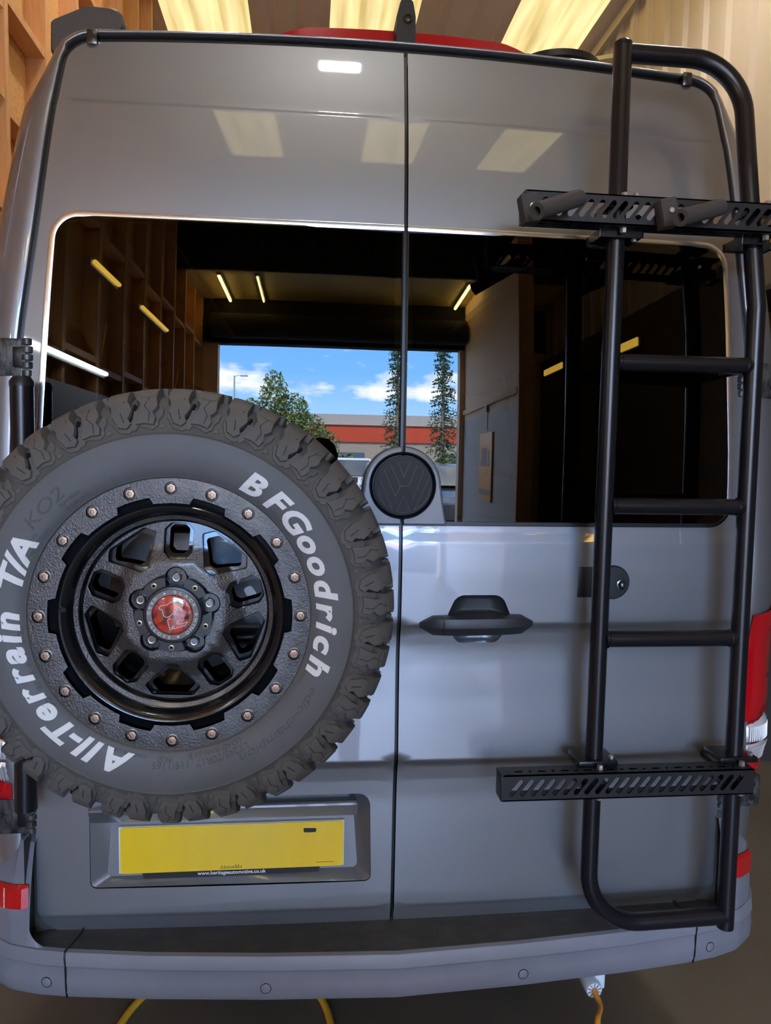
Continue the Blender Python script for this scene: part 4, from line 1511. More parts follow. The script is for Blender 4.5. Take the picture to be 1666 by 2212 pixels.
# beadlock ring with ten notches on its inner edge
inner = []
RN, RI = 0.2040, 0.1925
for k in range(10):
    c = 18 + 36 * k
    for da, rr in ((-18, RI), (-12, RI), (-9.2, RI), (-7.8, RN), (-4, RN), (0, RN), (4, RN), (7.8, RN), (9.2, RI), (12, RI)):
        a = R(c + da)
        inner.append((rr * math.sin(a), rr * math.cos(a)))
outer = circle2(0, 0, 0.2345, 120)
bolts = [(0.2178 * math.sin(R(18 * k)), 0.2178 * math.cos(R(18 * k))) for k in range(20)]
holes = [inner] + [circle2(x, z, 0.0112, 16) for x, z in bolts]
panel('clamp_ring', 'rim_ring', rim, outer, holes, lambda x, z: (x, -0.0035 - 0.0015 * math.sin(min(1, max(0, (math.hypot(x, z) - 0.192) / 0.042)) * PI), z), 0.013, None, None, 0.012)
MB().lathe([(0.2345, -0.0035), (0.2360, -0.002), (0.2365, 0.004), (0.2345, 0.012)], 120).build('ring_edge', 'rim_ring', rim)
b0 = None
for k, (x, z) in enumerate(bolts):
    if b0 is None:
        be = MB()
        be.lathe([(0.0113, 0.006), (0.0001, 0.006)], 16)
        bc = be.build('bolt_seat', 'rim_black', rim)
        bb = MB().lathe([(0.0001, -0.0035), (0.0034, -0.0035), (0.0040, -0.0062), (0.0072, -0.0058), (0.0082, -0.0040), (0.0082, 0.006)], 6).build('bolt', 'bolt_steel', rim)
        bw = MB().lathe([(0.0104, 0.005), (0.0104, 0.0), (0.008, -0.001)], 20).build('washer', 'bolt_steel', rim)
        b0 = (bc, bb, bw)
        for o in b0:
            o.location = (x, 0, z)
    else:
        for o in b0:
            copy_obj(o, rim, (x, 0, z), (0, random.uniform(0, 1), 0))
# well behind the ring, sloping barrel, stepped lip
MB().lathe([(0.2300, 0.010), (0.2100, 0.010), (0.2060, 0.008), (0.1960, 0.0075), (0.1915, 0.004), (0.1870, 0.0005), (0.1790, 0.0030), (0.1735, 0.0120), (0.1720, 0.0220),
            (0.1700, 0.0240), (0.1630, 0.0270), (0.1600, 0.0300), (0.1585, 0.0420), (0.1565, 0.0460), (0.1540, 0.0700), (0.1500, 0.1800)], 128).build('barrel', 'rim_black', rim, ang=50)
MB().lathe([(0.1695, 0.0236), (0.1625, 0.0264)], 128).build('satin_lip', 'rim_face', rim)
# valve
MB().tube([(-0.182, 0.002, 0.012), (-0.176, -0.010, 0.012)], 0.0045, 12).build('valve', 'powder_matt', rim)
# spokes: upper plate with large bevelled windows, lower plate with smaller ones
def slot_poly(ang, ri, ro, wi, wo, ch):
    pts = [(-wi / 2 + ch, ri), (wi / 2 - ch, ri), (wi / 2, ri + ch), (wo / 2, ro - ch), (wo / 2 - ch, ro), (-wo / 2 + ch, ro), (-wo / 2, ro - ch), (-wi / 2, ri + ch)]
    ca, sa = math.cos(R(ang)), math.sin(R(ang))
    return [(x * ca + z * sa, -x * sa + z * ca) for x, z in pts]
WA = 4.5     # the whole spoke pattern sits turned a little clockwise
up_h, lo_h = [], []
for k in range(5):
    a = 72 * k + WA - 2
    up_h.append(rpoly(slot_poly(a, 0.0920, 0.1560, 0.0500, 0.0520, 0.012), 0.004, 3))
    lo_h.append(rpoly(slot_poly(a, 0.1020, 0.1520, 0.0330, 0.0340, 0.007), 0.005, 3))
    a = 72 * k + 36 + WA - 2
    def trip(ri, ro, wi, wo, r_):
        pts = [(-wi / 2, ri), (wi / 2, ri), (wo / 2, ro - 0.018), (wo / 2 - 0.014, ro), (-wo / 2 + 0.014, ro), (-wo / 2, ro - 0.018)]
        ca, sa = math.cos(R(a)), math.sin(R(a))
        return rpoly([(x * ca + z * sa, -x * sa + z * ca) for x, z in pts], r_, 4)
    up_h.append(trip(0.0890, 0.1530, 0.0160, 0.1000, 0.005))
    lo_h.append(trip(0.1010, 0.1490, 0.0100, 0.0780, 0.006))
disc = circle2(0, 0, 0.1580, 96)
def spoke_y(x, z):
    r_ = math.hypot(x, z)
    return 0.020 + 0.014 * min(1, max(0, (r_ - 0.088) / 0.030)) + 0.006 * min(1, max(0, (r_ - 0.12) / 0.04))
HUBR = 0.0690
hub = []
NUTS = [(0.0615 * math.sin(R(72 * k + 3)), 0.0615 * math.cos(R(72 * k + 3))) for k in range(5)]
for k in range(150):
    a = 2 * PI * k / 150
    dx, dz = math.sin(a), math.cos(a)
    rr = HUBR
    for nx, nz in NUTS:
        dd = dx * nx + dz * nz
        if dd > 0:
            q = 0.0195 ** 2 - ((nx * nx + nz * nz) - dd * dd)
            if q > 0:
                rr = max(rr, dd + math.sqrt(q))
    hub.append((rr * dx, rr * dz))
panel('spoke_face', 'rim_face', rim, disc, up_h + [hub], lambda x, z: (x, spoke_y(x, z), z), 0.012, list(np.arange(-0.16, 0.161, 0.012)), list(np.arange(-0.16, 0.161, 0.012)), 0.010)
panel('spoke_web', 'rim_black', rim, disc, lo_h, lambda x, z: (x, spoke_y(x, z) + 0.011, z), 0.040, list(np.arange(-0.16, 0.161, 0.02)), list(np.arange(-0.16, 0.161, 0.02)), 0.010)
# bevel of each window
for u_, l_ in zip(up_h, lo_h):
    mb = MB()
    n = 24
    def even(p):
        c = np.array(p).mean(0)
        P_ = np.array(resample(p, 0.002))
        return P_[np.linspace(0, len(P_) - 1, 40).astype(int)]
    eu, el = even(u_), even(l_)
    mb.tube([(x, spoke_y(x, z) + 0.0012, z) for x, z in eu] + [(eu[0][0], spoke_y(*eu[0]) + 0.0012, eu[0][1])], 0.0011, 6, False)
    mb.build('window_edge', 'rim_face', rim)
MB().lathe([(0.0001, 0.036), (0.080, 0.036)], 48).build('hub_floor', 'rim_black', rim)
for nx, nz in NUTS:
    MB().lathe([(0.0190, 0.020), (0.0175, 0.022), (0.0165, 0.045), (0.0001, 0.048)], 28, 'y', (nx, 0, nz)).build('nut_well', 'rim_black', rim)
    MB().lathe([(0.0001, 0.0225), (0.0060, 0.0225), (0.0085, 0.0245), (0.0090, 0.028), (0.0090, 0.046)], 6, 'y', (nx, 0, nz)).build('wheel_nut', 'nut_dark', rim)
    MB().lathe([(0.0050, 0.0222), (0.0064, 0.0218), (0.0078, 0.0232)], 24, 'y', (nx, 0, nz)).build('nut_rim', 'zinc', rim)
# centre cap
cap = MB().lathe([(0.0500, 0.032), (0.0500, 0.006), (0.0480, 0.0035), (0.0445, 0.0030), (0.0440, 0.0042), (0.0345, 0.0042), (0.0340, 0.0060), (0.0001, 0.0060)], 72).build('centre_cap', 'cap_black', wh, ang=30)
MB().lathe([(0.0442, 0.0036), (0.0436, 0.0030), (0.0352, 0.0030), (0.0346, 0.0036)], 72).build('cap_ring', 'cap_ring', cap)
art = MB().lathe([(0.0338, 0.0052), (0.030, 0.0036), (0.015, 0.0026), (0.0001, 0.0023)], 48).build('cap_disc', 'cap_art', cap)
for k in range(5):
    a = R(72 * k + 36 + 3)
    pts = [(-0.0165, 0.0480), (0.0165, 0.0480), (0.0225, 0.0610), (0.0120, 0.0652), (0, 0.0664), (-0.0120, 0.0652), (-0.0225, 0.0610)]
    ca, sa = math.cos(a), math.sin(a)
    pp = rpoly([(x * ca + z * sa, -x * sa + z * ca) for x, z in pts], 0.0012, 2)
    MB().prism(pp, 0.0100, 0.034).build('cap_arm', 'cap_black', cap)
    bx, bz = 0.0585 * sa, 0.0585 * ca
    MB().lathe([(0.0026, 0.0085), (0.0032, 0.0075), (0.0046, 0.0078), (0.0050, 0.0095), (0.0050, 0.012)], 18, 'y', (bx, 0, bz)).build('cap_bolt', 'brass_bolt', cap)
    MB().lathe([(0.0001, 0.0088), (0.0028, 0.0088)], 12, 'y', (bx, 0, bz)).build('socket', 'dark_hole', cap)
flat = lambda r_: 0.0030
for ch, a in zip('BLACK', (6, 20.5, 35.5, 50.5, 65)):
    arc_glyph(ch, a, 0.0373, 0.0072, 'letter_white', cap, 'cap_letter', 1.25, 0, 0.0, 0.0006, 0.0006, False, flat)
for ch, a in zip('RHINO', (89, 103.5, 116, 127, 141)):
    arc_glyph(ch, a, 0.0373, 0.0072, 'letter_white', cap, 'cap_letter', 1.2, 0, 0.0, 0.0006, 0.0006, False, flat)
for ch, a in zip('HARD', (313.5, 300.5, 287.5, 275)):
    arc_glyph(ch, a, 0.0422, 0.0072, 'letter_white', cap, 'cap_letter', 1.2, 0, 0.0, 0.0006, 0.0006, True, flat)
for ch, a in zip('ALLOYS', (250.5, 238, 227, 214.5, 201, 188.5)):
    arc_glyph(ch, a, 0.0422, 0.0072, 'letter_white', cap, 'cap_letter', 1.2, 0, 0.0, 0.0006, 0.0006, True, flat)
for a, s_ in ((340, 1), (166, 1)):
    pts = [(-0.0024, 0.0377), (0.0024, 0.0377), (0, 0.0418)]
    ca, sa = math.cos(R(a)), math.sin(R(a))
    MB().prism([(x * ca + z * sa, -x * sa + z * ca) for x, z in pts], 0.0022, 0.0030).build('cap_mark', 'letter_white', cap)
def rh(pts, closed=False):
    S_ = 0.0338 / 362.0
    q = fillet([Vector(((x - 812) * S_, 0, (880 - y) * S_)) for x, y in pts], 0.0025, 4)
    out = [(p.x, 0.0021 + 1.7 * (p.x ** 2 + p.z ** 2), p.z) for p in q]
    MB().tube(out, 0.00055, 6).build('line_art', 'print_white', cap)
rh([(815, 850), (770, 905), (700, 925), (650, 890), (640, 830), (622, 780), (570, 772), (575, 735), (612, 705), (690, 700), (745, 672), (790, 632), (840, 660), (875, 720), (886, 790), (872, 845), (842, 882), (858, 920), (882, 940), (868, 965), (932, 992), (905, 1012), (880, 1020), (900, 1046), (985, 1046), (1085, 1008)])
rh([(1085, 1008), (1040, 1072), (970, 1100), (900, 1112), (868, 1138), (818, 1132), (808, 1096), (838, 1084), (842, 1108)])
rh([(772, 966), (758, 938), (724, 968), (738, 1040), (752, 1100), (768, 1162), (802, 1148), (790, 1110)])
rh([(850, 880), (890, 850), (930, 850), (905, 885), (870, 890)])

# ------------------------------------------------------------------ the bay: floor, walls, roof
fl = MB()
fl.add([(x, y, 0) for x, y in ((WL - 0.3, DOOR_Y), (WR + 0.3, DOOR_Y), (WR + 0.3, END_Y), (WL - 0.3, END_Y))], [(0, 1, 2, 3)])
struct(fl.build('floor', 'concrete', smooth=False))
gr_ = MB()
gr_.add([(x, y, -0.02) for x, y in ((-60, -90), (60, -90), (60, DOOR_Y), (-60, DOOR_Y))], [(0, 1, 2, 3)])
struct(gr_.build('ground', 'asphalt', smooth=False))

# left wall: studs, noggins and strand board
wl = struct(empty('wall_left', (WL, 0, 0)))
osb0 = None
y = DOOR_Y
nb = 0
while y < END_Y - 0.01:
    for z in (0.0, 2.0, 4.0):
        if osb0 is None:
            osb0 = MB().box(-0.02, 0.0, 0.002, 1.218, 0.002, 1.998).build('board', 'osb', wl, smooth=False)
            o = osb0
        else:
            o = copy_obj(osb0, wl)
        o.location = (-0.02, y, z)
        nb += 1
    y += 1.22
st0 = None
ys = []
y = DOOR_Y + 0.03
k = 0
while y < END_Y:
    if st0 is None:
        st0 = MB().rbox(-0.02, 0.095, -0.024, 0.024, 0.0, 5.98, 0.002).build('stud', 'timber', wl, smooth=False)
        o = st0
    else:
        o = copy_obj(st0, wl)
    o.location = (0.0, y, 0.01)
    ys.append(y)
    y += 0.61
ng0 = None
for k in range(len(ys) - 1):
    for j, z in enumerate((0.02, 1.22, 2.30, 2.86, 3.36, 3.86, 4.80)):
        if ys[k] < -0.5 and j in (3, 5):
            continue
        zz = z + (0.06 if (k + j) % 2 else 0)
        if ng0 is None:
            ng0 = MB().rbox(-0.015, 0.090, 0.0245, 0.5855, 0, 0.047, 0.002).build('noggin', 'timber', wl, smooth=False)
            o = ng0
        else:
            o = copy_obj(ng0, wl)
        o.location = (0, ys[k], zz)
# grey board low on the left wall (seen in the glass)
pb = MB().rbox(0.0, 0.02, -1.2, 1.2, -0.5, 0.5, 0.004).build('grey_board', 'partition_grey')
pb.location = (WL + 0.10, -2.6, 1.62)
tag(pb, 'dark grey board fixed to the stud wall behind the photographer', 'board')

# right wall: profiled metal sheets with a dark lower lining
wr = struct(empty('wall_right', (WR, 0, 0)))
sh0 = None
y = DOOR_Y - 0.1
while y < END_Y:
    if sh0 is None:
        mb = MB()
        prof = []
        for q in range(3):
            b = q * 0.333
            prof += [(0.0, b), (0.0, b + 0.19), (-0.035, b + 0.215), (-0.035, b + 0.285), (0.0, b + 0.31)]
        prof.append((0.0, 0.999))
        mb.grid([[(x, yy, z) for x, yy in prof] for z in (0.0, 6.05)])
        sh0 = mb.build('cladding_sheet', 'cladding', wr, ang=20)
        o = sh0
    else:
        o = copy_obj(sh0, wr)
    o.location = (0.0, y, 0)
    y += 0.999
for k in range(9):
    o = MB().box(-0.075, -0.055, 0.004, 1.996, 0.0, 3.30).build('lining_board', 'dark_lining', wr, smooth=False)
    o.location = (0, DOOR_Y + k * 2.0, 0)
mb = MB().rbox(-0.10, -0.06, DOOR_Y, END_Y, 5.86, 5.96, 0.01)
mb.build('eaves_rail', 'rafter', wr)
# end wall
we = MB().box(WL - 0.2, WR + 0.2, END_Y, END_Y + 0.1, 0, 6.1).build('wall_back', 'cladding', smooth=False)
struct(we)
# ceiling sheets along y, with rooflights
ce = struct(empty('ceiling', (0, 0, CEIL)))
STR = [(-1.70, -0.83), (-0.03, 0.84), (1.78, 2.62)]
def sheet_profile(x0, x1, p=0.165, h=0.02):
    n = max(1, int(round((x1 - x0) / p)))
    p = (x1 - x0) / n
    out = []
    for k in range(n):
        b = x0 + k * p
        out += [(b, 0), (b + p * 0.62, 0), (b + p * 0.72, h), (b + p * 0.90, h)]
    out.append((x1, 0))
    return out
XC1 = [WL - 0.2, STR[0][0], STR[0][1], STR[1][0], STR[1][1], STR[2][0], STR[2][1], WR + 0.2]
SKY_Y = [(3.0, 9.5), (-5.1, -3.35)]
ycuts = [DOOR_Y - 0.1, -5.1, -3.35, 3.0, 9.5, END_Y + 0.1]
XC2 = [WL - 0.2, -1.22, -0.65, 0.22, 0.80, 1.55, 2.12, WR + 0.2]
for i in range(7):
    for j in range(5):
        xcuts = XC2 if j == 1 else XC1
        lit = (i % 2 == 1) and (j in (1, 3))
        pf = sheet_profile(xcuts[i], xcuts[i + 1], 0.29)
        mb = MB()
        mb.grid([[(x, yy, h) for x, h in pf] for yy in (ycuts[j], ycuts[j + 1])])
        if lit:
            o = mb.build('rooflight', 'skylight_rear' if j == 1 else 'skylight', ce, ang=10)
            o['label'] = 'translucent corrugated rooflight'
        else:
            mb.build('roof_sheet', 'ceiling_sheet', ce, ang=10)
MB().box(WL - 0.3, WR + 0.3, DOOR_Y - 0.2, END_Y + 0.2, 0.06, 0.10).build('sky_leak_cover', 'purlin', ce, smooth=False)  # added unseen slab, stops sky leaking between the mismatched roof sheets
pu0 = None
for y in (-6.6, -5.2, -3.25, -0.4, 2.0, 10.0):
    if pu0 is None:
        pu0 = MB().rbox(WL - 0.1, WR, -0.03, 0.03, -0.20, -0.02, 0.006).build('purlin', 'purlin', ce, smooth=False)
        o = pu0
    else:
        o = copy_obj(pu0, ce)
    o.location = (0, y, 0)
MB().rbox(WL - 0.1, -0.75, 5.55, 5.63, -0.20, -0.08, 0.006).build('tie_beam', 'purlin', ce, smooth=False)
mb = MB()
mb.tube([(2.55, 6.6, -0.10), (2.80, 5.0, -0.75)], 0.05, 4)
mb.build('roof_brace', 'rafter', ce, smooth=False)

# door wall with header, jambs, low soffit with lights
wf = struct(empty('wall_front', (0, DOOR_Y, 0)))
MB().box(WL - 0.2, DX0, -0.2, 0, 0, DTOP).build('jamb', 'partition_buff', wf, smooth=False)
MB().box(DX1, WR + 0.2, -0.2, 0, 0, DTOP).build('jamb', 'partition_buff', wf, smooth=False)
MB().box(WL - 0.2, WR + 0.2, -0.2, 0, DTOP, 6.1).build('header', 'header_dark', wf, smooth=False)
MB().tube([(DX0 - 0.05, 0.22, DTOP + 0.22), (DX1 + 0.05, 0.22, DTOP + 0.22)], 0.19, 20).build('shutter_roll', 'header_dark', wf)
sf = struct(empty('ceiling_soffit', (0, DOOR_Y, 4.15)))
MB().box(WL, WR, 0.0, 1.3, 0, 0.06).build('soffit_board', 'mezz_soffit', sf, smooth=False)
MB().box(WL, WR, 1.3, 1.36, 0, 1.86).build('soffit_fascia', 'header_dark', sf, smooth=False)
for x, lab in ((-1.35, 'warm tube light under the soffit nearest the stud wall'), (-0.86, 'thin warm tube light under the soffit, second from the stud wall'), (1.40, 'warm tube light under the soffit beside the partition')):
    e = empty('tube_light', (x, DOOR_Y + 0.65, 4.11))
    tag(e, lab, 'light', 'soffit tube lights')
    MB().rbox(-0.03, 0.03, -0.6, 0.6, 0.0, 0.035, 0.006).build('body', 'galv', e)
    r_ = 0.02 if x != -0.86 else 0.011
    MB().tube([(0, -0.58, -0.012), (0, 0.58, -0.012)], r_, 12).build('tube', 'tube_warm', e)
e = empty('tube_light', (WL + 0.135, -2.4, 2.28))
tag(e, 'cool white tube light fixed to the stud wall', 'light')
MB().rbox(-0.03, 0.0, -0.65, 0.65, -0.03, 0.03, 0.006).build('body', 'galv', e)
MB().tube([(0.018, -0.62, 0), (0.018, 0.62, 0)], 0.018, 12).build('tube', 'tube_light', e)
for y, ln, lab in ((-3.0, 0.30, 'short warm tube light high on the stud wall, nearer the van'), (-4.4, 0.50, 'warm tube light high on the stud wall, nearer the vehicle door')):
    e = empty('tube_light', (WL + 0.135, y, 3.06))
    tag(e, lab, 'light')
    MB().rbox(-0.03, 0.0, -ln, ln, -0.03, 0.03, 0.006).build('body', 'galv', e)
    MB().tube([(0.018, -ln + 0.03, 0), (0.018, ln - 0.03, 0)], 0.018, 12).build('tube', 'tube_dim', e)
for y, z, ln, lab in ((-4.5, 3.30, 0.45, 'warm strip light on the dark lining, nearer the van'), (-6.6, 3.42, 0.40, 'warm strip light on the dark lining by the vehicle door')):
    e = empty('strip_light', (WR - 0.09, y, z - 0.35))
    tag(e, lab, 'light')
    MB().rbox(-0.03, 0.0, -ln, ln, -0.06, 0.06, 0.006).build('body', 'galv', e)
    MB().rbox(-0.045, -0.03, -ln + 0.02, ln - 0.02, -0.045, 0.045, 0.006).build('diffuser', 'strip_dim', e)
# partition on the right, buff over grey
wp = struct(empty('wall_partition', (1.57, DOOR_Y, 0)))
MB().box(0, 0.12, 0.0, 2.9, 2.30, 4.15).build('upper_board', 'partition_buff', wp, smooth=False)
MB().box(-0.004, 0.124, 0.0, 2.9, 0.0, 2.30).build('lower_board', 'partition_grey', wp, smooth=False)
MB().rbox(-0.03, 0.0, 0.0, 2.9, 2.40, 2.47, 0.004).build('trunking', 'partition_buff', wp)
MB().box(-0.02, 0.14, 2.9, 2.96, 0.0, 4.15).build('end_post', 'timber', wp, smooth=False)
# picture of a van hung on the partition
ps = empty('poster', (1.562, DOOR_Y + 1.55, 1.62))
tag(ps, 'orange poster with a van picture on the grey partition', 'poster')
MB().rbox(-0.02, 0.0, -0.33, 0.33, -0.42, 0.42, 0.004).build('board', 'poster_orange', ps)
def flatx(pts, name, m, x=-0.0215):
    MB().add([(x, a, b) for a, b in pts], [tuple(range(len(pts)))]).build(name, m, ps, smooth=False)
flatx([(-0.24, -0.02), (0.06, -0.02), (0.10, 0.22), (-0.18, 0.22)], 'print_window', 'poster_dark')
flatx([(0.12, -0.02), (0.25, -0.02), (0.22, 0.20), (0.15, 0.20)], 'print_window', 'poster_dark')
flatx([(-0.30, -0.36), (0.30, -0.36), (0.30, -0.30), (-0.30, -0.30)], 'print_band', 'poster_dark')
e = empty('hook_lamp', (1.565, DOOR_Y + 1.55, 2.36))
tag(e, 'small white lamp clipped above the poster with its flex', 'lamp')
MB().tube([(0, 0, -0.28), (0, 0.0, 0.0)], 0.006, 6).build('flex', 'print_black', e)
MB().rbox(-0.03, 0.0, -0.03, 0.03, -0.04, 0.06, 0.008).build('head', 'plug_white', e)
# high bay lamps: the first mirrored in the door, the rest unseen fill, added
for k, (x, y, lab) in enumerate(((-0.08, -1.95, 'high-bay panel lamp above the photographer'), (-0.9, 1.6, 'added unseen high-bay fill lamp above the van roof at the left'), (1.9, 1.6, 'added unseen high-bay fill lamp above the van roof at the right'), (-0.9, 3.4, 'added unseen high-bay lamp brightening the stud wall'), (1.9, 3.4, 'added unseen high-bay lamp brightening the metal wall'))):
    e = empty('bay_lamp', (x, y, 5.45))
    tag(e, lab, 'lamp', 'high-bay lamps')
    MB().rbox(-0.20, 0.20, -0.12, 0.12, 0.0, 0.08, 0.01).build('housing', 'galv', e)
    MB().box(-0.135, 0.135, -0.075, 0.075, -0.006, 0.0).build('panel', 'bay_lamp', e, smooth=False)
    for s in (-1, 1):
        MB().tube([(s * 0.15, 0, 0.08), (s * 0.15, 0, 0.53)], 0.004, 6).build('hanger', 'galv', e)

# shelving by the right wall, beyond the van -----------------------------------------
sv = empty('shelving', (2.30, 2.55, 0))
tag(sv, 'dark tool shelving lit by a warm strip at the right wall', 'shelving')
for y in (-0.45, 0.85):
    MB().box(0.0, 0.42, y, y + 0.03, 0.0, 2.6).build('side_panel', 'shelf_dark', sv, smooth=False)
for z, m in ((0.4, 'shelf_dark'), (1.10, 'shelf_dark'), (1.78, 'shelf_ply'), (2.15, 'shelf_dark'), (2.6, 'shelf_dark')):
    MB().box(0.0, 0.42, -0.42, 0.85, z, z + 0.03).build('shelf', m, sv, smooth=False)
MB().box(0.40, 0.43, -0.45, 0.88, 0.0, 2.6).build('back_board', 'shelf_ply', sv, smooth=False)
MB().rbox(0.02, 0.05, -0.40, 0.83, 1.90, 1.93, 0.006).build('light_strip', 'warm_strip', sv)
o = MB().rbox(-0.20, 0.20, -0.25, 0.25, 0.0, 0.09, 0.01).build('red_toolbox', 'red_tool')
o.location = (2.52, 2.75, 1.131)
tag(o, 'red toolbox on the middle shelf beside the van', 'toolbox')
for k, (x, y, h_, r_, m, nm, lab) in enumerate(((2.42, 2.50, 0.10, 0.045, 'white_jar', 'jar', 'white jar standing on the red toolbox'), (2.45, 2.68, 0.07, 0.05, 'yellow_tin', 'tin', 'yellow tin standing on the red toolbox'), (2.43, 2.88, 0.12, 0.04, 'white_jar', 'spray_can', 'tall pale spray can standing on the red toolbox'))):
    o = MB().lathe([(0.0001, 0), (r_, 0), (r_, h_ * 0.8), (r_ * 0.7, h_ * 0.88), (r_ * 0.7, h_), (0.0001, h_)], 18, 'z').build(nm, m)
    o.location = (x, y, 1.222)
    tag(o, lab, nm.split('_')[-1])

# cables on the floor ---------------------------------------------------------------
def floor_pt(px, py):
    return at_z(px, py, 0.012)
A_, B_, C_, D_ = floor_pt(262, 2210), floor_pt(335, 2168), floor_pt(640, 2160), floor_pt(708, 2210)
cx = (A_.x + D_.x) / 2
cyy = (A_.y + D_.y) / 2 - 0.08
ra, rb = (D_.x - A_.x) / 2 * 1.04, 0.50
loop = [(cx + ra * math.cos(2 * PI * k / 48), cyy + rb * math.sin(2 * PI * k / 48) * 0.75 , 0.012) for k in range(49)]
tail = [(cx + ra + 0.02 * k, cyy - 0.1 - 0.25 * k, 0.012) for k in range(1, 5)]
o = MB().tube(loop + tail, 0.011, 10).build('air_hose', 'cable_yellow')
tag(o, 'yellow hose looped on the floor under the bumper', 'hose')
pg = empty('power_plug', at(1275, 2122, 0.10))
tag(pg, 'white hook-up plug with orange lead below the bumper', 'plug')
MB().lathe([(0.0001, -0.030), (0.020, -0.030), (0.022, -0.024), (0.022, 0.05), (0.018, 0.06), (0.0001, 0.06)], 20, 'y').build('plug_body', 'plug_white', pg)
MB().rbox(0.008, 0.036, -0.012, 0.05, -0.012, 0.030, 0.006).build('socket_flap', 'plug_white', pg)
for k in range(10):
    a = 2 * PI * k / 10
    MB().box(-0.0008, 0.0008, -0.0315, -0.029, 0.006, 0.019, Matrix.Rotation(a, 4, 'Y')).build('grip_rib', 'cap_ring', pg)
g0 = Vector(pg.location)
gz = at(1287, 2210, -0.05) - g0
MB().tube(fillet([(0, -0.028, 0), (0.002, -0.07, -0.012), (gz.x, gz.y, gz.z), (gz.x + 0.02, gz.y - 0.25, -g0.z + 0.012), (gz.x + 0.5, gz.y - 0.9, -g0.z + 0.012)], 0.06, 6), 0.0075, 10).build('lead', 'cable_orange', pg)

# ------------------------------------------------------------------ the yard outside, mirrored in the glass
def leaf_cloud(mb, c, rx, ry, rz, n, size, fill=0.75, rnd=random):
    for _ in range(n):
        while True:
            p = Vector((rnd.uniform(-1, 1), rnd.uniform(-1, 1), rnd.uniform(-1, 1)))
            if 0.25 < p.length < 1:
                break
        p = Vector((c[0] + p.x * rx, c[1] + p.y * ry, c[2] + p.z * rz))
        a = Vector((rnd.uniform(-1, 1), rnd.uniform(-1, 1), rnd.uniform(-1, 1))).normalized()
        b = a.cross(Vector((rnd.uniform(-1, 1), rnd.uniform(-1, 1), rnd.uniform(-1, 1)))).normalized()
        s_ = size * rnd.uniform(0.6, 1.3)
        mb.add([p - a * s_, p + b * s_ * 0.5, p + a * s_, p - b * s_ * 0.5], [(0, 1, 2, 3)])
def tree(name, label, base, hgt, crown, m, n, size):
    e = empty(name, base)
    tag(e, label, 'tree', 'trees in the yard')
    MB().tube([(0, 0, 0), (0.05, 0, hgt * 0.4), (0.0, 0.05, hgt * 0.85)], [0.12, 0.09, 0.03], 10).build('trunk', 'bark', e)
    for k in range(6):
        a = k * 1.1
        z = hgt * (0.35 + 0.08 * k)
        MB().tube([(0, 0, z), (math.cos(a) * 0.5, math.sin(a) * 0.5, z + 0.5), (math.cos(a) * 0.9, math.sin(a) * 0.9, z + 0.9)], [0.05, 0.03, 0.012], 6).build('branch', 'bark', e)
    mb = MB()
    for c, rx, rz, k in crown:
        leaf_cloud(mb, c, rx, rx, rz, int(n * k), size)
    o = mb.build('crown', m, e, smooth=False)
    return e
tree('birch_tree', 'airy green birch mirrored left of the seam', (-1.9, -29, 0), 6.0,
     [((0, 0, 5.0), 0.80, 1.6, 1.0), ((-1.2, 0, 4.0), 0.8, 1.0, 0.7), ((0.9, 0, 4.2), 1.0, 1.2, 1.0), ((0.1, 0, 3.4), 1.9, 1.0, 1.4), ((1.9, 0, 3.2), 1.0, 1.0, 0.8), ((2.6, 0, 2.5), 0.9, 0.9, 0.6)], 'leaf_green', 1100, 0.10)
e = empty('conifer_tree', (3.85, -24, 0))
tag(e, 'dark conifer mirrored at the seam of the doors', 'tree', 'trees in the yard')
MB().tube([(0, 0, 0), (0, 0, 8.6)], [0.12, 0.03], 8).build('trunk', 'bark', e)
mb = MB()
for k in range(60):
    z = 1.0 + 7.6 * k / 60
    rr = 0.80 * (1 - (z / 9.3)) + 0.15
    for q in range(7):
        a = random.uniform(0, 2 * PI)
        d = Vector((math.cos(a), math.sin(a), -0.25))
        for t in range(5):
            p = Vector((0, 0, z)) + d * rr * (t + 1) / 5
            leaf_cloud(mb, p, 0.07, 0.07, 0.05, 2, 0.07)
mb.build('crown', 'leaf_dark', e, smooth=False)
for k, (x, y, rx, rz, n, lab) in enumerate(((1.2, -22, 1.6, 0.75, 1500, 'clipped green hedge beside the white van outside'), (4.4, -21, 1.5, 0.85, 1300, 'green hedge below the red warehouse at the right'), (-1.6, -23, 1.7, 0.8, 1300, 'green hedge under the birch'))):
    e = empty('hedge', (x, y, 0))
    tag(e, lab, 'hedge', 'hedges in the yard')
    mb = MB()
    leaf_cloud(mb, (0, 0, rz * 1.25), rx, 0.7, rz * 1.3, n, 0.10)
    mb.build('foliage', 'leaf_hedge', e, smooth=False)
    MB().tube([(-rx * 0.5, 0, 0), (-rx * .4, 0, 0.8)], 0.05, 6).build('stem', 'bark', e)
    MB().tube([(rx * 0.5, 0, 0), (rx * .4, 0, 0.8)], 0.05, 6).build('stem', 'bark', e)
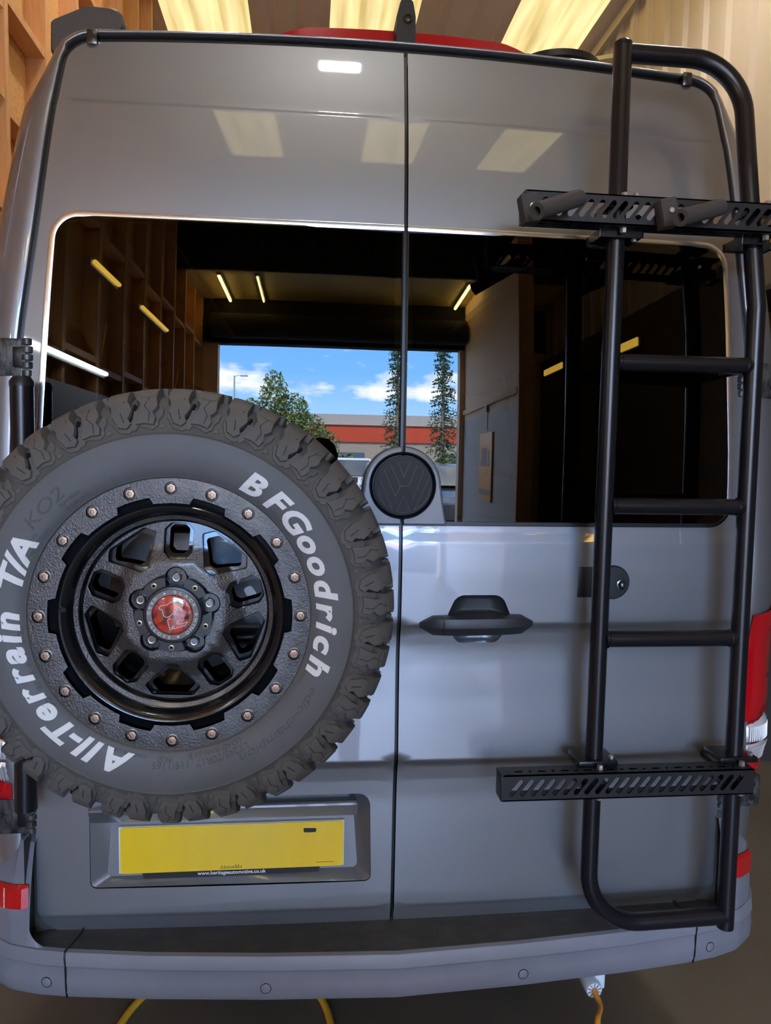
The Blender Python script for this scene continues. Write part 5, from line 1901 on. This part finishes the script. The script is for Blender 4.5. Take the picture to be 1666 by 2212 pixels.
# warehouse
wq = empty('warehouse', (6, -50, 0))
tag(wq, 'long warehouse with red band and grey curved roof', 'building')
MB().box(-22, 30, -12, 0, 0, 3.6).build('wall', 'wall_stone', wq, smooth=False)
MB().box(-22, 30, -12, 0.15, 3.4, 5.0).build('red_band', 'red_clad', wq, smooth=False)
mb = MB()
mb.grid([[(-22.3, 0.3 - 12.6 * u, 5.0 + 1.5 * math.sin(u * PI)) for u in np.linspace(0, 1, 13)], [(30.3, 0.3 - 12.6 * u, 5.0 + 1.5 * math.sin(u * PI)) for u in np.linspace(0, 1, 13)]])
mb.build('roof', 'roof_grey', wq)
for k in range(9):
    MB().box(-20 + 5.5 * k, -17.5 + 5.5 * k, -0.05, 0.1, 1.0, 2.4).build('window', 'car_glass', wq, smooth=False)
# street lamp
e = empty('street_lamp', (-4.6, -34, 0))
tag(e, 'tall galvanised street lamp against the sky', 'street lamp')
MB().tube([(0, 0, 0), (0, 0, 7.0)], [0.08, 0.05], 10).build('post', 'galv', e)
MB().tube([(0, 0, 6.95), (0.25, 0, 7.05), (0.5, 0, 7.02)], 0.035, 8).build('arm', 'galv', e)
MB().rbox(0.35, 0.8, -0.1, 0.1, 6.95, 7.05, 0.02).build('head', 'galv', e)
# parked vehicles
def car_obj(name, label, loc, rot, m, length, width, hgt, hood, van_like=False):
    e = empty(name, loc)
    e.rotation_euler = (0, 0, rot)
    tag(e, label, 'car' if not van_like else 'van')
    w2 = width / 2
    # side profile (y along length, nose at +y)
    zb = 0.30
    if van_like:
        low = [(-length / 2, zb), (length / 2 - 0.1, zb), (length / 2, 0.55), (length / 2 - 0.05, hood), (length / 2 - 0.75, hood + 0.12), (-length / 2, hood + 0.10)]
        cab = [(-length / 2, hood + 0.05), (length / 2 - 0.75, hood + 0.08), (length / 2 - 1.45, hgt - 0.04), (length / 2 - 1.8, hgt), (-length / 2 + 0.05, hgt)]
    else:
        low = [(-length / 2, 0.45), (-length / 2 + 0.1, zb), (length / 2 - 0.12, zb), (length / 2, 0.50), (length / 2 - 0.03, hood - 0.12), (length / 2 - 0.25, hood), (length / 2 - 1.25, hood + 0.12), (-length / 2 + 0.1, hood + 0.12), (-length / 2, hood)]
        cab = [(-length / 2 + 0.12, hood + 0.08), (length / 2 - 1.15, hood + 0.10), (length / 2 - 1.85, hgt - 0.05), (length / 2 - 2.1, hgt), (-length / 2 + 0.75, hgt), (-length / 2 + 0.35, hgt - 0.08)]
    def loft(prof, w_, inset, name_, mm):
        mb = MB()
        rws = []
        pr_ = rpoly(prof, 0.12, 4)
        for x in (-1.0, -0.96, -0.85, 0.85, 0.96, 1.0):
            k_ = 0.94 if abs(x) == 1.0 else (0.985 if abs(x) == 0.96 else 1.0)
            cyc = sum(p[0] for p in pr_) / len(pr_)
            czc = sum(p[1] for p in pr_) / len(pr_)
            rws.append([(x * w_ * (1 - inset * max(0, (z - hood) / max(0.1, hgt - hood))), cyc + (yy - cyc) * k_, czc + (z - czc) * k_) for yy, z in pr_])
        mb.grid(rws, closed_u=True)
        mb.f.append(tuple(range(len(pr_))))
        mb.f.append(tuple(range(len(mb.v) - len(pr_), len(mb.v))))
        return mb.build(name_, mm, e, ang=35)
    loft(low, w2, 0.0, 'body', m)
    loft(cab, w2 * 0.95, 0.16, 'cabin', m)
    # windscreen and side glass
    fy0, fz0 = cab[1]
    fy1, fz1 = cab[2]
    mb = MB()
    mb.add([(-w2 * 0.84, fy0 + 0.02, fz0 + 0.06), (w2 * 0.84, fy0 + 0.02, fz0 + 0.06), (w2 * 0.70, fy1 + 0.06, fz1 - 0.03), (-w2 * 0.70, fy1 + 0.06, fz1 - 0.03)], [(0, 1, 2, 3)])
    mb.build('windscreen', 'car_glass', e, smooth=False)
    for s in (-1, 1):
        mb = MB()
        yb_ = -length / 2 + (0.9 if not van_like else length * 0.55)
        mb.add([(s * w2 * 0.955, yb_, fz0 + 0.06), (s * w2 * 0.955, fy0 - 0.25, fz0 + 0.06), (s * w2 * 0.845, fy1 - 0.15, hgt - 0.10), (s * w2 * 0.845, yb_ + 0.1, hgt - 0.10)], [(0, 1, 2, 3)])
        mb.build('side_glass', 'car_glass', e, smooth=False)
        for yy in (length / 2 - 0.85, -length / 2 + 0.85):
            MB().lathe([(0.0001, s * 0.02), (0.19, s * 0.02), (0.31, s * 0.0), (0.32, -s * 0.02), (0.32, -s * 0.18)], 24, 'x', (s * w2, yy, 0.32)).build('wheel', 'rubber', e)
        MB().rbox(s * w2 * 0.80 - 0.16, s * w2 * 0.80 + 0.10, length / 2 - 0.22, length / 2 - 0.02, hood - 0.24, hood - 0.10, 0.03).build('headlamp', 'clear_lens', e)
        MB().rbox(s * (w2 + 0.10) - 0.09, s * (w2 + 0.10) + 0.09, fy0 - 0.35, fy0 - 0.27, fz0 + 0.06, fz0 + 0.20, 0.03).build('mirror', m, e)
    MB().rbox(-w2 * 0.55, w2 * 0.55, length / 2 - 0.06, length / 2 + 0.01, 0.45, 0.62, 0.02).build('grille', 'seal', e)
    return e
car_obj('parked_car', 'dark grey parked car mirrored right of the badge', (2.0, -12.3, -0.02), R(8), 'car_grey', 4.3, 1.85, 1.62, 0.98)
car_obj('parked_car', 'maroon parked car behind the grey one in the yard', (5.0, -17.5, -0.02), R(4), 'car_maroon', 4.2, 1.8, 1.5, 0.9)
car_obj('parked_van', 'white parked van mirrored left of the badge', (1.1, -17.5, -0.02), R(-4), 'car_white', 4.4, 1.8, 1.75, 1.05, True)

# ------------------------------------------------------------------ the photographer (only the hair shows, mirrored beside the tyre)
def person():
    px, py = -0.13, -2.12
    e = empty('person', (px, py, 0))
    tag(e, 'person in dark clothes holding up a phone, mirrored beside the tyre', 'person')
    verts, edges, rad = [], [], []
    def V_(p, r_):
        verts.append(p); rad.append(r_); return len(verts) - 1
    def chain(start, pts):
        i = start
        for p, r_ in pts:
            j = V_(p, r_)
            edges.append((i, j)); i = j
        return i
    pel = V_((0, 0, 0.93), 0.135)
    chest = chain(pel, [((0, 0.0, 1.08), 0.125), ((0, -0.01, 1.28), 0.145)])
    neck = chain(chest, [((0, -0.01, 1.43), 0.10), ((0, 0.0, 1.50), 0.055)])
    chain(neck, [((0, 0.01, 1.57), 0.062), ((0, 0.015, 1.64), 0.088), ((0, 0.01, 1.70), 0.085)])
    for s in (-1, 1):
        chain(pel, [((s * 0.10, 0, 0.86), 0.10), ((s * 0.115, 0.02, 0.50), 0.068), ((s * 0.12, -0.01, 0.10), 0.045), ((s * 0.13, 0.12, 0.045), 0.042)])
        wr = chain(chest, [((s * 0.17, -0.01, 1.40), 0.062), ((s * 0.23, 0.05, 1.18), 0.046), ((s * 0.12, 0.24, 1.42), 0.036), ((s * 0.075, 0.31, 1.56), 0.030), ((s * 0.070, 0.335, 1.62), 0.034)])
        for q in range(4):
            chain(wr, [((s * (0.062 - 0.004 * q), 0.36, 1.63 + 0.016 * q), 0.009), ((s * (0.045 - 0.004 * q), 0.385 - 0.002 * q, 1.635 + 0.018 * q), 0.008), ((s * 0.030, 0.388, 1.637 + 0.018 * q), 0.007)])
        chain(wr, [((s * 0.055, 0.335, 1.65), 0.010), ((s * 0.038, 0.345, 1.665), 0.009)])
    me = bpy.data.meshes.new('body')
    me.from_pydata(verts, edges, [])
    o = bpy.data.objects.new('body', me)
    COL.objects.link(o)
    sk = o.modifiers.new('skin', 'SKIN')
    for i, d in enumerate(me.skin_vertices[0].data):
        d.radius = (rad[i], rad[i])
        d.use_root = (i == 0)
    ss = o.modifiers.new('sub', 'SUBSURF')
    ss.levels = ss.render_levels = 1
    dg = bpy.context.evaluated_depsgraph_get()
    m2 = bpy.data.meshes.new_from_object(o.evaluated_get(dg))
    bpy.data.objects.remove(o, do_unlink=True)
    m2.materials.clear()
    m2.materials.append(MATS['cloth_dark'])
    m2.materials.append(MATS['skin'])
    for p in m2.polygons:
        c = p.center
        p.material_index = 1 if (c.z > 1.49 and (abs(c.x) < 0.10 and c.y < 0.2 or c.y > 0.30)) else 0
    m2.shade_smooth()
    link('body', m2, None, e)
    mb = MB()
    mb.lathe([(0.0001, 0.135), (0.05, 0.125), (0.088, 0.085), (0.104, 0.03), (0.102, -0.03), (0.09, -0.06)], 28, 'z', (0, -0.012, 1.652))
    h = mb.build('hair', 'hair_dark', e)
    for s in (-1, 1):
        MB().lathe([(0.0001, -0.006), (0.008, -0.004), (0.010, 0.004)], 12, 'y', (s * 0.032, 0.100, 1.665)).build('eye', 'print_white', e)
        MB().lathe([(0.0001, -0.012), (0.018, -0.008), (0.024, 0.0), (0.02, 0.01)], 12, 'x', (s * 0.092, 0.0, 1.650)).build('ear', 'skin', e)
    MB().tube([(0, 0.098, 1.675), (0, 0.118, 1.645), (0, 0.10, 1.635)], [0.008, 0.013, 0.010], 8).build('nose', 'skin', e)
    MB().tube([(-0.022, 0.098, 1.605), (0, 0.106, 1.606), (0.022, 0.098, 1.605)], 0.005, 6).build('mouth', 'red_inner', e)
    ph = MB().rbox(-0.037, 0.037, -0.004, 0.004, -0.078, 0.078, 0.003).build('phone', 'print_black')
    ph.location = (px, py + 0.398, 1.655)
    tag(ph, 'black phone held up in front of the person', 'phone')
person()
